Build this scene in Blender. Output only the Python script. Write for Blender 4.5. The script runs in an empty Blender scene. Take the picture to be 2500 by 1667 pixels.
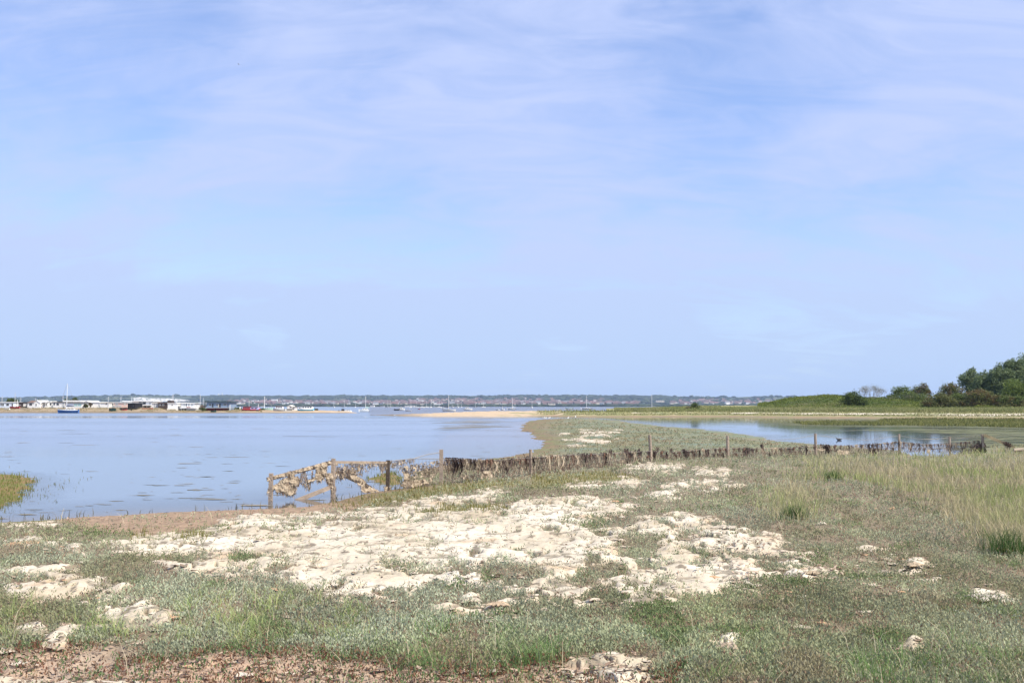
import bpy, math, random
import numpy as np
R = math.radians
random.seed(7)
rng = np.random.default_rng(11)
SC = bpy.context.scene
COL = SC.collection

# ------------------------------------------------------------------ camera
F = 35.0 / 36.0 * 2500.0            # focal length in photo pixels
HOR = 991.0                         # horizon row in the photo
H = 2.3                             # eye height above the water
TH = math.atan((HOR - 833.5) / F)
cd = bpy.data.cameras.new('camera'); cam = bpy.data.objects.new('camera', cd); COL.objects.link(cam)
cd.lens = 35.0; cd.sensor_width = 36.0; cd.clip_start = 0.1; cd.clip_end = 60000
cam.location = (0, 0, H); cam.rotation_euler = (R(90) + TH, 0, 0)
SC.camera = cam

# ------------------------------------------------------------------ light, sky, exposure
SUN_AZ, SUN_EL = R(122), R(50)      # azimuth clockwise from +Y (view direction)
sdir = (math.sin(SUN_AZ) * math.cos(SUN_EL), math.cos(SUN_AZ) * math.cos(SUN_EL), math.sin(SUN_EL))
sl = bpy.data.lights.new('sun', 'SUN'); sl.energy = 5.0; sl.angle = R(0.5); sl.color = (1.0, 0.93, 0.81)
so = bpy.data.objects.new('sun', sl); COL.objects.link(so)
from mathutils import Vector, Matrix
so.rotation_euler = Vector(sdir).to_track_quat('Z', 'Y').to_euler()
so.location = (30, -20, 60)
vs = SC.view_settings
SC.display_settings.display_device = 'sRGB'
vs.view_transform = 'Standard'; vs.look = 'None'; vs.gamma = 1.0; vs.use_curve_mapping = False
vs.exposure = 0.38

W = bpy.data.worlds.new('World'); SC.world = W; W.use_nodes = True
nt = W.node_tree; N = nt.nodes; L = nt.links
for n in list(N): N.remove(n)
def nn(tree, typ, **kw):
    n = tree.nodes.new(typ)
    for k, v in kw.items(): setattr(n, k, v)
    return n
def math_(tree, op, a, b=None, c=None, clamp=False):
    n = tree.nodes.new('ShaderNodeMath'); n.operation = op; n.use_clamp = clamp
    for i, v in enumerate((a, b, c)):
        if v is None: continue
        if isinstance(v, (int, float)): n.inputs[i].default_value = v
        else: tree.links.new(v, n.inputs[i])
    return n.outputs[0]
sky = nn(nt, 'ShaderNodeTexSky', sky_type='NISHITA', sun_disc=False, sun_elevation=SUN_EL, sun_rotation=SUN_AZ)
sky.air_density = 1.0; sky.dust_density = 0.6; sky.ozone_density = 1.2; sky.altitude = 0
tc = nn(nt, 'ShaderNodeTexCoord')
sep = nn(nt, 'ShaderNodeSeparateXYZ'); L.new(tc.outputs['Generated'], sep.inputs[0])
zz = math_(nt, 'ADD', math_(nt, 'MAXIMUM', sep.outputs[2], 0.0), 0.36)
ux = math_(nt, 'DIVIDE', sep.outputs[0], zz); uy = math_(nt, 'DIVIDE', sep.outputs[1], zz)
cmb = nn(nt, 'ShaderNodeCombineXYZ'); L.new(ux, cmb.inputs[0]); L.new(uy, cmb.inputs[1])
def cirrus(scale, sx, sy, rot, detail, rough, dist, off):
    mp = nn(nt, 'ShaderNodeMapping'); mp.inputs['Scale'].default_value = (sx, sy, 1)
    mp.inputs['Rotation'].default_value = (0, 0, R(rot)); mp.inputs['Location'].default_value = (off, off * .7, 0)
    L.new(cmb.outputs[0], mp.inputs[0])
    t = nn(nt, 'ShaderNodeTexNoise'); t.inputs['Scale'].default_value = scale; t.inputs['Detail'].default_value = detail
    t.inputs['Roughness'].default_value = rough; t.inputs['Distortion'].default_value = dist
    L.new(mp.outputs[0], t.inputs[0]); return t.outputs[0]
c1 = cirrus(2.5, 0.75, 1.1, 14, 7, 0.54, 0.8, 4.3)
c2 = cirrus(6.4, 0.55, 1.5, -24, 9, 0.64, 1.6, 9.4)
def mrange(tree, v, a, b, c, d):
    m = nn(tree, 'ShaderNodeMapRange', interpolation_type='SMOOTHSTEP'); tree.links.new(v, m.inputs[0])
    for i, q in enumerate((a, b, c, d)): m.inputs[i + 1].default_value = q
    return m.outputs[0]
m1 = mrange(nt, c1, 0.34, 0.62, 0.0, 1.0)
m2 = mrange(nt, c2, 0.32, 0.68, 0.0, 1.0)
cov = math_(nt, 'ADD', math_(nt, 'MULTIPLY', m1, 0.58), math_(nt, 'MULTIPLY', m2, 0.38), clamp=True)
# the veil thickens towards the horizon, where one looks through more of it
hz = mrange(nt, sep.outputs[2], 0.02, 0.22, 1.0, 0.0)
cov = math_(nt, 'ADD', cov, math_(nt, 'MULTIPLY', hz, 0.75), clamp=True)
cov = math_(nt, 'ADD', math_(nt, 'MULTIPLY', cov, 0.78), 0.22, clamp=True)
mx = nn(nt, 'ShaderNodeMix', data_type='RGBA'); L.new(cov, mx.inputs[0]); 
tint = nn(nt, 'ShaderNodeMix', data_type='RGBA', blend_type='MULTIPLY'); tint.inputs[0].default_value = 1; L.new(sky.outputs[0], tint.inputs[6]); tint.inputs[7].default_value = (1.0, 1.12, 1.42, 1)
L.new(tint.outputs[2], mx.inputs[6])
CLOUD = nn(nt, 'ShaderNodeMix', data_type='RGBA'); L.new(hz, CLOUD.inputs[0])
CLOUD.inputs[6].default_value = (3.8, 4.5, 6.75, 1); CLOUD.inputs[7].default_value = (3.58, 4.62, 6.45, 1)
L.new(CLOUD.outputs[2], mx.inputs[7])
bg = nn(nt, 'ShaderNodeBackground'); bg.inputs[1].default_value = 0.117
wo = nn(nt, 'ShaderNodeOutputWorld'); L.new(mx.outputs[2], bg.inputs[0]); L.new(bg.outputs[0], wo.inputs[0])

cy = SC.cycles
cy.max_bounces = 6; cy.diffuse_bounces = 2; cy.glossy_bounces = 2; cy.transmission_bounces = 3
cy.transparent_max_bounces = 6; cy.volume_bounces = 0; cy.use_denoising = True; cy.caustics_reflective = False; cy.caustics_refractive = False
SC.render.film_transparent = False

# ------------------------------------------------------------------ photo pixel <-> world
CT, ST = math.cos(TH), math.sin(TH)
def ray(px, py):
    xc = (np.asarray(px, float) - 1250.0) / F; yc = (833.5 - np.asarray(py, float)) / F
    yy = CT - yc * ST
    return xc / yy, (yc * CT + ST) / yy          # X/Y, Z/Y
def unproj(px, py, g=0.0):
    kx, kz = ray(px, py)
    Y = (g - H) / np.minimum(kz, -1e-5)
    return kx * Y, Y
def at(px, py, Y):
    kx, kz = ray(px, py); return float(kx * Y), float(Y), float(H + kz * Y)

# ------------------------------------------------------------------ noise
def _h(ix, iy, seed):
    n = (ix.astype(np.int64) * 374761393 + iy.astype(np.int64) * 668265263 + seed * 974634777) & 0xffffffff
    n = ((n ^ (n >> 13)) * 1274126177) & 0xffffffff
    n = (n ^ (n >> 16)) & 0xffffffff
    return n
def perlin(x, y, seed=0):
    x = np.asarray(x, float); y = np.asarray(y, float)
    x0 = np.floor(x); y0 = np.floor(y); fx = x - x0; fy = y - y0
    u = fx * fx * fx * (fx * (fx * 6 - 15) + 10); v = fy * fy * fy * (fy * (fy * 6 - 15) + 10)
    def g(ix, iy, dx, dy):
        a = _h(ix, iy, seed) * (2 * math.pi / 4294967296.0)
        return np.cos(a) * dx + np.sin(a) * dy
    n00 = g(x0, y0, fx, fy); n10 = g(x0 + 1, y0, fx - 1, fy)
    n01 = g(x0, y0 + 1, fx, fy - 1); n11 = g(x0 + 1, y0 + 1, fx - 1, fy - 1)
    return ((n00 * (1 - u) + n10 * u) * (1 - v) + (n01 * (1 - u) + n11 * u) * v) * 1.5
def fbm(x, y, oct=4, seed=0, gain=0.5):
    s = 0; a = 1; t = 0
    for i in range(oct):
        s = s + a * perlin(x * 2 ** i + i * 17.3, y * 2 ** i - i * 9.1, seed + i * 13); t += a; a *= gain
    return s / t
def sstep(x, a, b):
    t = np.clip((x - a) / (b - a), 0, 1); return t * t * (3 - 2 * t)
def sdf(poly, x, y, ys=1.0, pad=None):
    """signed distance (positive inside) to a polygon, y scaled by ys; outside the padded bounding box -> -1e3"""
    P = np.array(poly, float); P[:, 1] *= ys
    shp = np.shape(x); x = np.ravel(x).astype(float); y = np.ravel(y).astype(float) * ys
    out = np.full(x.shape, -1e3)
    if pad is not None:
        m = (x > P[:, 0].min() - pad) & (x < P[:, 0].max() + pad) & (y > P[:, 1].min() - pad) & (y < P[:, 1].max() + pad)
    else: m = np.ones(x.shape, bool)
    xx = x[m]; yy = y[m]
    if len(xx):
        d = np.full(xx.shape, 1e9); ins = np.zeros(xx.shape, bool)
        for i in range(len(P)):
            ax, ay = P[i]; bx, by = P[(i + 1) % len(P)]
            ex, ey = bx - ax, by - ay
            t = np.clip(((xx - ax) * ex + (yy - ay) * ey) / (ex * ex + ey * ey + 1e-9), 0, 1)
            d = np.minimum(d, (xx - ax - t * ex) ** 2 + (yy - ay - t * ey) ** 2)
            c = (ay > yy) != (by > yy)
            ins ^= c & (xx < ex * (yy - ay) / (ey if abs(ey) > 1e-9 else 1e-9) + ax)
        d = np.sqrt(d); out[m] = np.where(ins, d, -d)
    return out.reshape(shp)

# ------------------------------------------------------------------ materials
MATS = {}
def mat(name, color, rough=0.8, var=0.12, nscale=3.0, metallic=0.0, spec=0.3, bump=0.0, bscale=8.0):
    """a plain procedural material: base colour broken up by two noises"""
    if name in MATS: return MATS[name]
    m = bpy.data.materials.new(name); m.use_nodes = True; t = m.node_tree
    b = t.nodes['Principled BSDF']; b.inputs['Roughness'].default_value = rough
    b.inputs['Metallic'].default_value = metallic; b.inputs['Specular IOR Level'].default_value = spec
    c = nn(t, 'ShaderNodeTexCoord')
    n1 = nn(t, 'ShaderNodeTexNoise'); n1.inputs['Scale'].default_value = nscale; n1.inputs['Detail'].default_value = 5
    t.links.new(c.outputs['Object'], n1.inputs[0])
    hs = nn(t, 'ShaderNodeHueSaturation'); hs.inputs['Color'].default_value = (*color, 1)
    v = math_(t, 'ADD', math_(t, 'MULTIPLY', math_(t, 'SUBTRACT', n1.outputs[0], 0.5), var * 4), 1.0)
    t.links.new(v, hs.inputs['Value']); t.links.new(hs.outputs[0], b.inputs['Base Color'])
    if bump:
        n2 = nn(t, 'ShaderNodeTexNoise'); n2.inputs['Scale'].default_value = bscale; n2.inputs['Detail'].default_value = 4
        t.links.new(c.outputs['Object'], n2.inputs[0])
        bp = nn(t, 'ShaderNodeBump'); bp.inputs['Strength'].default_value = bump; bp.inputs['Distance'].default_value = 0.05
        t.links.new(n2.outputs[0], bp.inputs['Height']); t.links.new(bp.outputs[0], b.inputs['Normal'])
    MATS[name] = m; return m
def attr_mat(name, rough=0.85, transl=0.0, detail=None, bump=0.0, spec=0.2, var=0.25):
    """colour from the mesh's own colour attribute, broken up by world-scale noise"""
    m = bpy.data.materials.new(name); m.use_nodes = True; t = m.node_tree
    b = t.nodes['Principled BSDF']; b.inputs['Roughness'].default_value = rough; b.inputs['Specular IOR Level'].default_value = spec
    a = nn(t, 'ShaderNodeAttribute', attribute_name='Col'); col = a.outputs['Color']
    if detail:
        c = nn(t, 'ShaderNodeTexCoord'); fac = None
        for sc in detail:
            n1 = nn(t, 'ShaderNodeTexNoise'); n1.inputs['Scale'].default_value = sc; n1.inputs['Detail'].default_value = 6
            n1.inputs['Roughness'].default_value = 0.65
            t.links.new(c.outputs['Object'], n1.inputs[0])
            v = math_(t, 'SUBTRACT', n1.outputs[0], 0.5); fac = v if fac is None else math_(t, 'ADD', fac, v)
        hs = nn(t, 'ShaderNodeHueSaturation'); t.links.new(col, hs.inputs['Color'])
        t.links.new(math_(t, 'ADD', math_(t, 'MULTIPLY', fac, var * 4), 1.0), hs.inputs['Value']); col = hs.outputs[0]
        if bump:
            bp = nn(t, 'ShaderNodeBump'); bp.inputs['Strength'].default_value = bump; bp.inputs['Distance'].default_value = 0.03
            t.links.new(fac, bp.inputs['Height']); t.links.new(bp.outputs[0], b.inputs['Normal'])
    t.links.new(col, b.inputs['Base Color'])
    if transl:
        tr = nn(t, 'ShaderNodeBsdfTranslucent'); t.links.new(col, tr.inputs[0])
        ms = nn(t, 'ShaderNodeMixShader'); ms.inputs[0].default_value = transl
        t.links.new(b.outputs[0], ms.inputs[1]); t.links.new(tr.outputs[0], ms.inputs[2])
        t.links.new(ms.outputs[0], t.nodes['Material Output'].inputs[0])
    MATS[name] = m; return m
M_GROUND = attr_mat('marsh_ground', 0.95, detail=(9.0, 60.0), bump=0.35, var=0.16)
M_FARLAND = attr_mat('far_land', 0.95, detail=(0.4, 3.0), var=0.2)
M_HILL = attr_mat('hill_land', 0.95, detail=(0.004, 0.02), var=0.3)
M_LEAF = attr_mat('leaves', 0.6, transl=0.32, spec=0.10)
M_WEED = attr_mat('seaweed', 0.7, transl=0.1, spec=0.25)
M_GLASS = mat('window_glass', (0.035, 0.042, 0.05), 0.12, 0.1, 0.5, spec=0.6)
WHITE = mat('white_paint', (0.80, 0.80, 0.78), 0.5, 0.03, 0.6)
CREAM = mat('cream_paint', (0.74, 0.70, 0.60), 0.6, 0.04, 0.6)
PALEBLUE = mat('pale_blue_paint', (0.66, 0.74, 0.84), 0.6, 0.04, 0.6)
DKWOOD = mat('dark_stained_wood', (0.075, 0.055, 0.048), 0.8, 0.2, 1.2)
GREYROOF = mat('grey_felt_roof', (0.17, 0.18, 0.19), 0.85, 0.1, 0.8)
BRNROOF = mat('brown_roof', (0.17, 0.11, 0.08), 0.85, 0.12, 0.8)
BLACK = mat('black_tar_and_shade', (0.018, 0.018, 0.02), 0.8, 0.2, 1.0)
BLUEGREY = mat('blue_grey_cladding', (0.20, 0.27, 0.37), 0.7, 0.06, 0.8)
SLATE = mat('slate_roof', (0.055, 0.085, 0.10), 0.6, 0.1, 0.8)
MAROON = mat('maroon_boards', (0.13, 0.025, 0.025), 0.75, 0.15, 1.2)
RED = mat('red_paint', (0.38, 0.05, 0.055), 0.55, 0.1, 0.8)
LAVENDER = mat('lavender_paint', (0.44, 0.42, 0.66), 0.6, 0.06, 0.8)
BRICK = mat('red_brick', (0.36, 0.13, 0.09), 0.9, 0.2, 2.0)
BLUE = mat('blue_gelcoat', (0.04, 0.115, 0.31), 0.35, 0.06, 0.8)
SKYBLUE = mat('faded_light_blue_paint', (0.13, 0.42, 0.60), 0.6, 0.12, 0.8)
GREENP = mat('sea_green_paint', (0.36, 0.56, 0.50), 0.5, 0.06, 0.8)
DKGREEN = mat('dark_green_hull_paint', (0.02, 0.055, 0.045), 0.5, 0.1, 0.8)
GREYP = mat('weathered_grey_paint', (0.46, 0.48, 0.48), 0.7, 0.1, 0.8)
ALU = mat('mast_metal', (0.62, 0.63, 0.64), 0.4, 0.05, 0.6, metallic=0.3)
NAVY = mat('navy_canvas', (0.02, 0.03, 0.08), 0.8, 0.1, 1.0)
PINK = mat('pinkish_cream_paint', (0.72, 0.52, 0.45), 0.6, 0.06, 0.8)
TEAL = mat('pale_teal_glazing', (0.40, 0.60, 0.58), 0.2, 0.05, 0.6, spec=0.6)
WOOD = mat('weathered_post_wood', (0.34, 0.27, 0.21), 0.9, 0.3, 5.0, bump=0.5, bscale=22)
WIREM = mat('dull_wire', (0.30, 0.27, 0.23), 0.6, 0.1, 4.0, metallic=0.3)
BARK = mat('bark', (0.10, 0.08, 0.065), 0.9, 0.2, 2.0)
DEADB = mat('dead_branches', (0.30, 0.27, 0.25), 0.9, 0.15, 2.0)

# ------------------------------------------------------------------ mesh helpers
class MB:
    def __init__(self): self.v = []; self.f = []; self.mi = []
    def add(self, vs_, fs, mi=0):
        o = len(self.v); self.v += [tuple(map(float, q)) for q in vs_]
        self.f += [tuple(o + i for i in q) for q in fs]; self.mi += [mi] * len(fs); return self
    def box(self, x0, x1, y0, y1, z0, z1, mi=0):
        return self.add([(x0, y0, z0), (x1, y0, z0), (x1, y1, z0), (x0, y1, z0), (x0, y0, z1), (x1, y0, z1), (x1, y1, z1), (x0, y1, z1)],
                        [(0, 3, 2, 1), (4, 5, 6, 7), (0, 1, 5, 4), (1, 2, 6, 5), (2, 3, 7, 6), (3, 0, 4, 7)], mi)
    def bar(self, p, q, w, t, mi=0):
        """a squared timber from p to q"""
        p = Vector(p); q = Vector(q); d = (q - p).normalized()
        a = d.cross(Vector((0, 0, 1)));
        if a.length < 1e-3: a = Vector((1, 0, 0))
        a.normalize(); b = d.cross(a)
        c = [(-w / 2, -t / 2), (w / 2, -t / 2), (w / 2, t / 2), (-w / 2, t / 2)]
        vv = [p + a * i + b * j for i, j in c] + [q + a * i + b * j for i, j in c]
        return self.add(vv, [(0, 3, 2, 1), (4, 5, 6, 7), (0, 1, 5, 4), (1, 2, 6, 5), (2, 3, 7, 6), (3, 0, 4, 7)], mi)
    def tube(self, pts, rad, n=6, cap=True, mi=0):
        pts = [Vector(p) for p in pts]; rad = rad if isinstance(rad, (list, tuple)) else [rad] * len(pts)
        vv = []; up = None
        for i, p in enumerate(pts):
            d = (pts[min(i + 1, len(pts) - 1)] - pts[max(i - 1, 0)]).normalized()
            if up is None: up = Vector((1, 0, 0)) if abs(d.z) > .7 else Vector((0, 0, 1))
            a = d.cross(up).normalized(); b = d.cross(a)
            for k in range(n):
                w = 2 * math.pi * k / n; vv.append(p + (a * math.cos(w) + b * math.sin(w)) * rad[i])
        ff = []
        for i in range(len(pts) - 1):
            for k in range(n): ff.append((i * n + k, i * n + (k + 1) % n, (i + 1) * n + (k + 1) % n, (i + 1) * n + k))
        if cap: ff += [tuple(range(n - 1, -1, -1)), tuple((len(pts) - 1) * n + k for k in range(n))]
        return self.add(vv, ff, mi)
    def build(self, name, mats, parent=None, smooth=False, loc=None):
        me = bpy.data.meshes.new(name); me.from_pydata(self.v, [], self.f)
        mats = mats if isinstance(mats, (list, tuple)) else [mats]
        for m in mats: me.materials.append(m)
        if any(self.mi): me.polygons.foreach_set('material_index', self.mi)
        if smooth: me.polygons.foreach_set('use_smooth', [True] * len(me.polygons))
        me.update()
        o = bpy.data.objects.new(name, me); COL.objects.link(o)
        if parent: o.parent = parent
        if loc: o.location = loc
        return o
def tag(o, label=None, cat=None, group=None, kind=None):
    if label: o['label'] = label
    if cat: o['category'] = cat
    if group: o['group'] = group
    if kind: o['kind'] = kind
    return o
def thing(name, label, cat, loc=(0, 0, 0), rz=0.0, group=None):
    o = bpy.data.objects.new(name, None); COL.objects.link(o); o.location = loc; o.rotation_euler = (0, 0, rz)
    o.empty_display_size = 0.2
    return tag(o, label, cat, group)
def npmesh(name, verts, faces, m, cols=None, kind=None, parent=None, smooth=False, attrs=None):
    """verts (n,3), faces (k,3|4) as numpy arrays; optional per-vertex colours"""
    me = bpy.data.meshes.new(name); k, s = faces.shape
    me.vertices.add(len(verts)); me.vertices.foreach_set('co', np.ascontiguousarray(verts, np.float32).ravel())
    me.loops.add(k * s); me.loops.foreach_set('vertex_index', np.ascontiguousarray(faces, np.int32).ravel())
    me.polygons.add(k); me.polygons.foreach_set('loop_start', np.arange(0, k * s, s, dtype=np.int32))
    try: me.polygons.foreach_set('loop_total', np.full(k, s, np.int32))
    except Exception: pass
    if smooth: me.polygons.foreach_set('use_smooth', np.ones(k, bool))
    if cols is not None:
        a = me.color_attributes.new('Col', 'FLOAT_COLOR', 'POINT')
        c4 = np.ones((len(verts), 4), np.float32); c4[:, :3] = cols; a.data.foreach_set('color', c4.ravel())
    for an, av in (attrs or {}).items():
        a = me.attributes.new(an, 'FLOAT', 'POINT'); a.data.foreach_set('value', np.ascontiguousarray(av, np.float32).ravel())
    me.materials.append(m); me.update(calc_edges=True); me.validate()
    o = bpy.data.objects.new(name, me); COL.objects.link(o)
    if kind: o['kind'] = kind
    if parent: o.parent = parent
    return o
def grid_faces(nr, nc):
    i = np.arange(nr * nc).reshape(nr, nc)
    return np.stack([i[:-1, :-1], i[:-1, 1:], i[1:, 1:], i[1:, :-1]], -1).reshape(-1, 4)
def leaf_quads(p, size, aspect=0.6, up=0.0, cols=None, rg=rng):
    """one diamond leaf per point; up=1: stands upright, 0: any way round. -> verts, faces, colours"""
    n = len(p); size = np.broadcast_to(size, (n,))[:, None]
    d = rg.normal(size=(n, 3)); d /= np.linalg.norm(d, axis=1)[:, None]
    d = d * (1 - up) + np.array([0, 0, 1.0]) * up; d /= np.linalg.norm(d, axis=1)[:, None]
    e = rg.normal(size=(n, 3)); s = np.cross(d, e); s /= np.linalg.norm(s, axis=1)[:, None] + 1e-9
    b = np.cross(d, s)
    a = size * aspect * 0.5
    v = np.stack([p, p + d * size * .55 + s * a + b * a * .3, p + d * size, p + d * size * .55 - s * a + b * a * .3], 1).reshape(-1, 3)
    f = np.arange(4 * n).reshape(n, 4)
    return v, f, (None if cols is None else np.repeat(cols, 4, 0))
def blades(p, height, width, lean, cols, rg=rng, tipcol=1.0):
    """bent grass blades: a strip of two quads ending in a narrow tip"""
    n = len(p); h = np.broadcast_to(height, (n,))[:, None]; w = np.broadcast_to(width, (n,))[:, None]
    a = rg.uniform(0, 2 * math.pi, n); dirn = np.stack([np.cos(a), np.sin(a), 0 * a], 1)
    b = rg.uniform(0, 2 * math.pi, n); s = np.stack([np.cos(b), np.sin(b), 0 * b], 1) * w * .5
    ln = np.broadcast_to(lean, (n,))[:, None] * rg.uniform(.3, 1.3, (n, 1)); zz_ = np.array([0, 0, 1.0])
    m = p + zz_ * h * .55 + dirn * h * ln * .3; t = p + zz_ * h * np.sqrt(np.maximum(1 - ln ** 2 * .5, .15)) + dirn * h * ln
    v = np.stack([p - s, p + s, m + s * .8, m - s * .8, t + s * .25, t - s * .25], 1).reshape(-1, 3)
    i = np.arange(n)[:, None] * 6
    f = np.concatenate([i + np.array([[0, 1, 2, 3]]), i + np.array([[3, 2, 4, 5]])], 0)
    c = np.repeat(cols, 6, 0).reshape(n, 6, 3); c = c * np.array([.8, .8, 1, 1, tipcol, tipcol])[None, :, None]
    return v, f, c.reshape(-1, 3)
def join(parts):
    V = []; Fc = []; C = []; o = 0
    for v, f, c in parts: V.append(v); Fc.append(f + o); C.append(c); o += len(v)
    return np.concatenate(V), np.concatenate(Fc), np.concatenate(C)

# ------------------------------------------------------------------ ground plan (traced on the photo, used as a map of the marsh)
SHORE = [(-900, 1320), (-200, 1284), (0, 1274), (130, 1268), (200, 1262), (300, 1258), (400, 1250), (520, 1246), (640, 1242), (760, 1238), (820, 1225),
         (870, 1211), (930, 1200), (985, 1190), (992, 1172), (1020, 1153), (1060, 1141), (1105, 1133), (1150, 1128), (1195, 1120), (1260, 1112),
         (1299, 1104), (1325, 1090), (1330, 1079), (1311, 1068), (1287, 1056), (1276, 1046), (1282, 1032), (1299, 1027), (1326, 1023.5), (1368, 1021.5),
         (1407, 1021), (1465, 1023), (1514, 1027), (1536, 1032), (1575, 1035), (1617, 1041), (1700, 1046), (1721, 1050), (1775, 1055), (1793, 1058),
         (1838, 1064), (1864, 1071), (1900, 1077), (1962, 1082), (1990, 1085), (2070, 1088), (2107, 1094), (2146, 1096), (2190, 1100), (2222, 1112),
         (2300, 1114), (2340, 1106), (2380, 1098), (2430, 1088), (2500, 1090), (3400, 1110), (3400, 2700), (-900, 2700)]
ISLET = [(-300, 1156), (0, 1152), (60, 1160), (96, 1172), (84, 1200), (60, 1226), (0, 1244), (-300, 1256)]
TUFTPAD = [(895, 1152), (990, 1150), (990, 1180), (960, 1186), (900, 1176)]
SHORE_W = [unproj(x, y) for x, y in SHORE]
def land_dist(px, py):
    X, Y = unproj(px, py)
    s = sdf([(float(a), float(b)) for a, b in SHORE_W], X, Y)
    s2 = sdf([tuple(map(float, unproj(x, y))) for x, y in ISLET], X, Y, pad=20)
    s3 = sdf([tuple(map(float, unproj(x, y))) for x, y in TUFTPAD], X, Y, pad=8)
    return s, np.maximum(s2, s3), X, Y
BK_X = [900, 960, 1060, 1120, 1200, 1300, 1500, 2500, 3600]
BK_G = [0.03, 0.33, 0.68, 0.93, 1.12, 1.18, 1.2, 1.25, 1.25]
BW_X = [900, 960, 1060, 1260, 1350, 1410, 1480, 1760, 1900, 2150, 2500, 3600]
BW_Y = [1013.5, 1015, 1016.5, 1017, 1016.3, 1018.4, 1018, 1017, 1019, 1021, 1022.5, 1026]
def bank(px, py):
    """far bank and sand spit: height, 0 at its waterline, and the crest row"""
    gc = np.interp(px, BK_X, BK_G); yw = np.interp(px, BW_X, BW_Y)
    dw = F * H / (yw - HOR); dc = dw + 3 + gc * 16
    yc = HOR + (H - gc) * F / dc
    t = (yw - py) / (yw - yc)
    return gc, yw, yc, t
def macro(px, py, s, s2):
    X, Y = unproj(px, py)
    wob = 0.35 * fbm(X * .35, Y * .35, 3, 5) * np.clip(Y / 30, .3, 2.5)
    s = s + wob; s2 = s2 + wob * 1.3 + .35 * fbm(X * 1.4, Y * 1.4, 2, 6) - .25
    g = np.where(s > 0, 0.015 + 0.40 * (1 - np.exp(-np.maximum(s, 0) / 7.5)), np.maximum(s * 0.035, -0.6))
    g2 = np.where(s2 > 0, 0.004 + 0.04 * (1 - np.exp(-np.maximum(s2, 0) / 1.5)), np.maximum(s2 * .12, -0.6))
    g = np.maximum(g, g2)
    gc, yw, yc, t = bank(px, py)
    kz = ray(px, py)[1]; Yw = unproj(px, yw)[1]; Yc = unproj(px, yc, gc)[1]
    tc_ = np.clip(t, 0, 1); prof_ = H + kz * (Yw + (Yc - Yw) * tc_)
    gb = np.where(px > 900, np.where(t > 0, np.where(t < 1, prof_, gc), np.maximum(t * .15, -.6)), -0.6)
    return np.maximum(g, gb), s, s2, t

CRUST = [
 [(245, 1330), (350, 1312), (500, 1300), (590, 1265), (740, 1258), (880, 1250), (960, 1242), (1100, 1252), (1240, 1237), (1330, 1217), (1420, 1210), (1540, 1237),
  (1500, 1262), (1420, 1278), (1440, 1300), (1560, 1290), (1570, 1266), (1640, 1258), (1745, 1268), (1740, 1290), (1660, 1300), (1640, 1320), (1760, 1302), (1810, 1297),
  (1915, 1325), (1890, 1350), (1840, 1375), (1850, 1400), (1750, 1440), (1640, 1480), (1480, 1475), (1400, 1480), (1300, 1462), (1180, 1440), (1060, 1430), (930, 1465),
  (800, 1462), (700, 1425), (640, 1400), (560, 1372), (440, 1358), (300, 1348)],
 [(950, 1242), (1060, 1222), (1150, 1208), (1200, 1197), (1218, 1202), (1180, 1224), (1080, 1240), (990, 1250)],
 [(10, 1278), (60, 1270), (140, 1277), (130, 1290), (60, 1290)], [(22, 1322), (95, 1306), (85, 1326), (55, 1330)],
 [(155, 1338), (190, 1332), (180, 1355)], [(120, 1330), (165, 1316), (160, 1332)],
 [(20, 1402), (60, 1388), (172, 1382), (188, 1396), (150, 1402), (205, 1415), (268, 1425), (290, 1440), (240, 1455), (180, 1462), (120, 1472), (25, 1455), (12, 1432), (95, 1424), (115, 1416)],
 [(212, 1480), (260, 1460), (300, 1462), (370, 1470), (388, 1495), (420, 1508), (390, 1530), (310, 1532), (260, 1510), (240, 1492)],
 [(112, 1568), (150, 1537), (200, 1522), (285, 1528), (195, 1547), (135, 1580)], [(54, 1537), (92, 1530), (112, 1556), (70, 1560)],
 [(380, 1376), (440, 1368), (525, 1378), (600, 1393), (610, 1410), (500, 1406), (400, 1392)],
 [(1538, 1138), (1600, 1134), (1652, 1137), (1640, 1148), (1545, 1148)], [(1702, 1148), (1745, 1146), (1786, 1152), (1770, 1160), (1705, 1158)],
 [(1630, 1184), (1700, 1170), (1772, 1178), (1700, 1187), (1640, 1193)], [(1715, 1196), (1785, 1184), (1790, 1190), (1725, 1201)],
 [(1565, 1214), (1610, 1200), (1660, 1207), (1640, 1217)], [(1484, 1186), (1520, 1170), (1558, 1174), (1540, 1190)], [(1395, 1180), (1440, 1176), (1450, 1186), (1400, 1192)],
 [(1385, 1622), (1460, 1608), (1560, 1622), (1600, 1640), (1570, 1672), (1460, 1672), (1400, 1650)],
 [(2368, 1452), (2400, 1443), (2440, 1448), (2466, 1472), (2430, 1464)], [(1760, 1556), (1798, 1556), (1800, 1592), (1830, 1600), (1790, 1612), (1752, 1596)],
 [(2204, 1550), (2250, 1556), (2248, 1592), (2206, 1596)], [(1130, 1455), (1170, 1452), (1160, 1478), (1135, 1476)], [(1195, 1480), (1240, 1472), (1240, 1490), (1205, 1492)],
 [(1930, 1375), (1960, 1371), (1962, 1382), (1935, 1384)], [(1960, 1398), (2000, 1390), (2040, 1392), (2050, 1402), (1990, 1412), (1920, 1420)],
 [(2218, 1376), (2250, 1372), (2258, 1392), (2225, 1398)], [(-200, 1655), (120, 1656), (300, 1662), (300, 1690), (-200, 1690)]]
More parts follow.
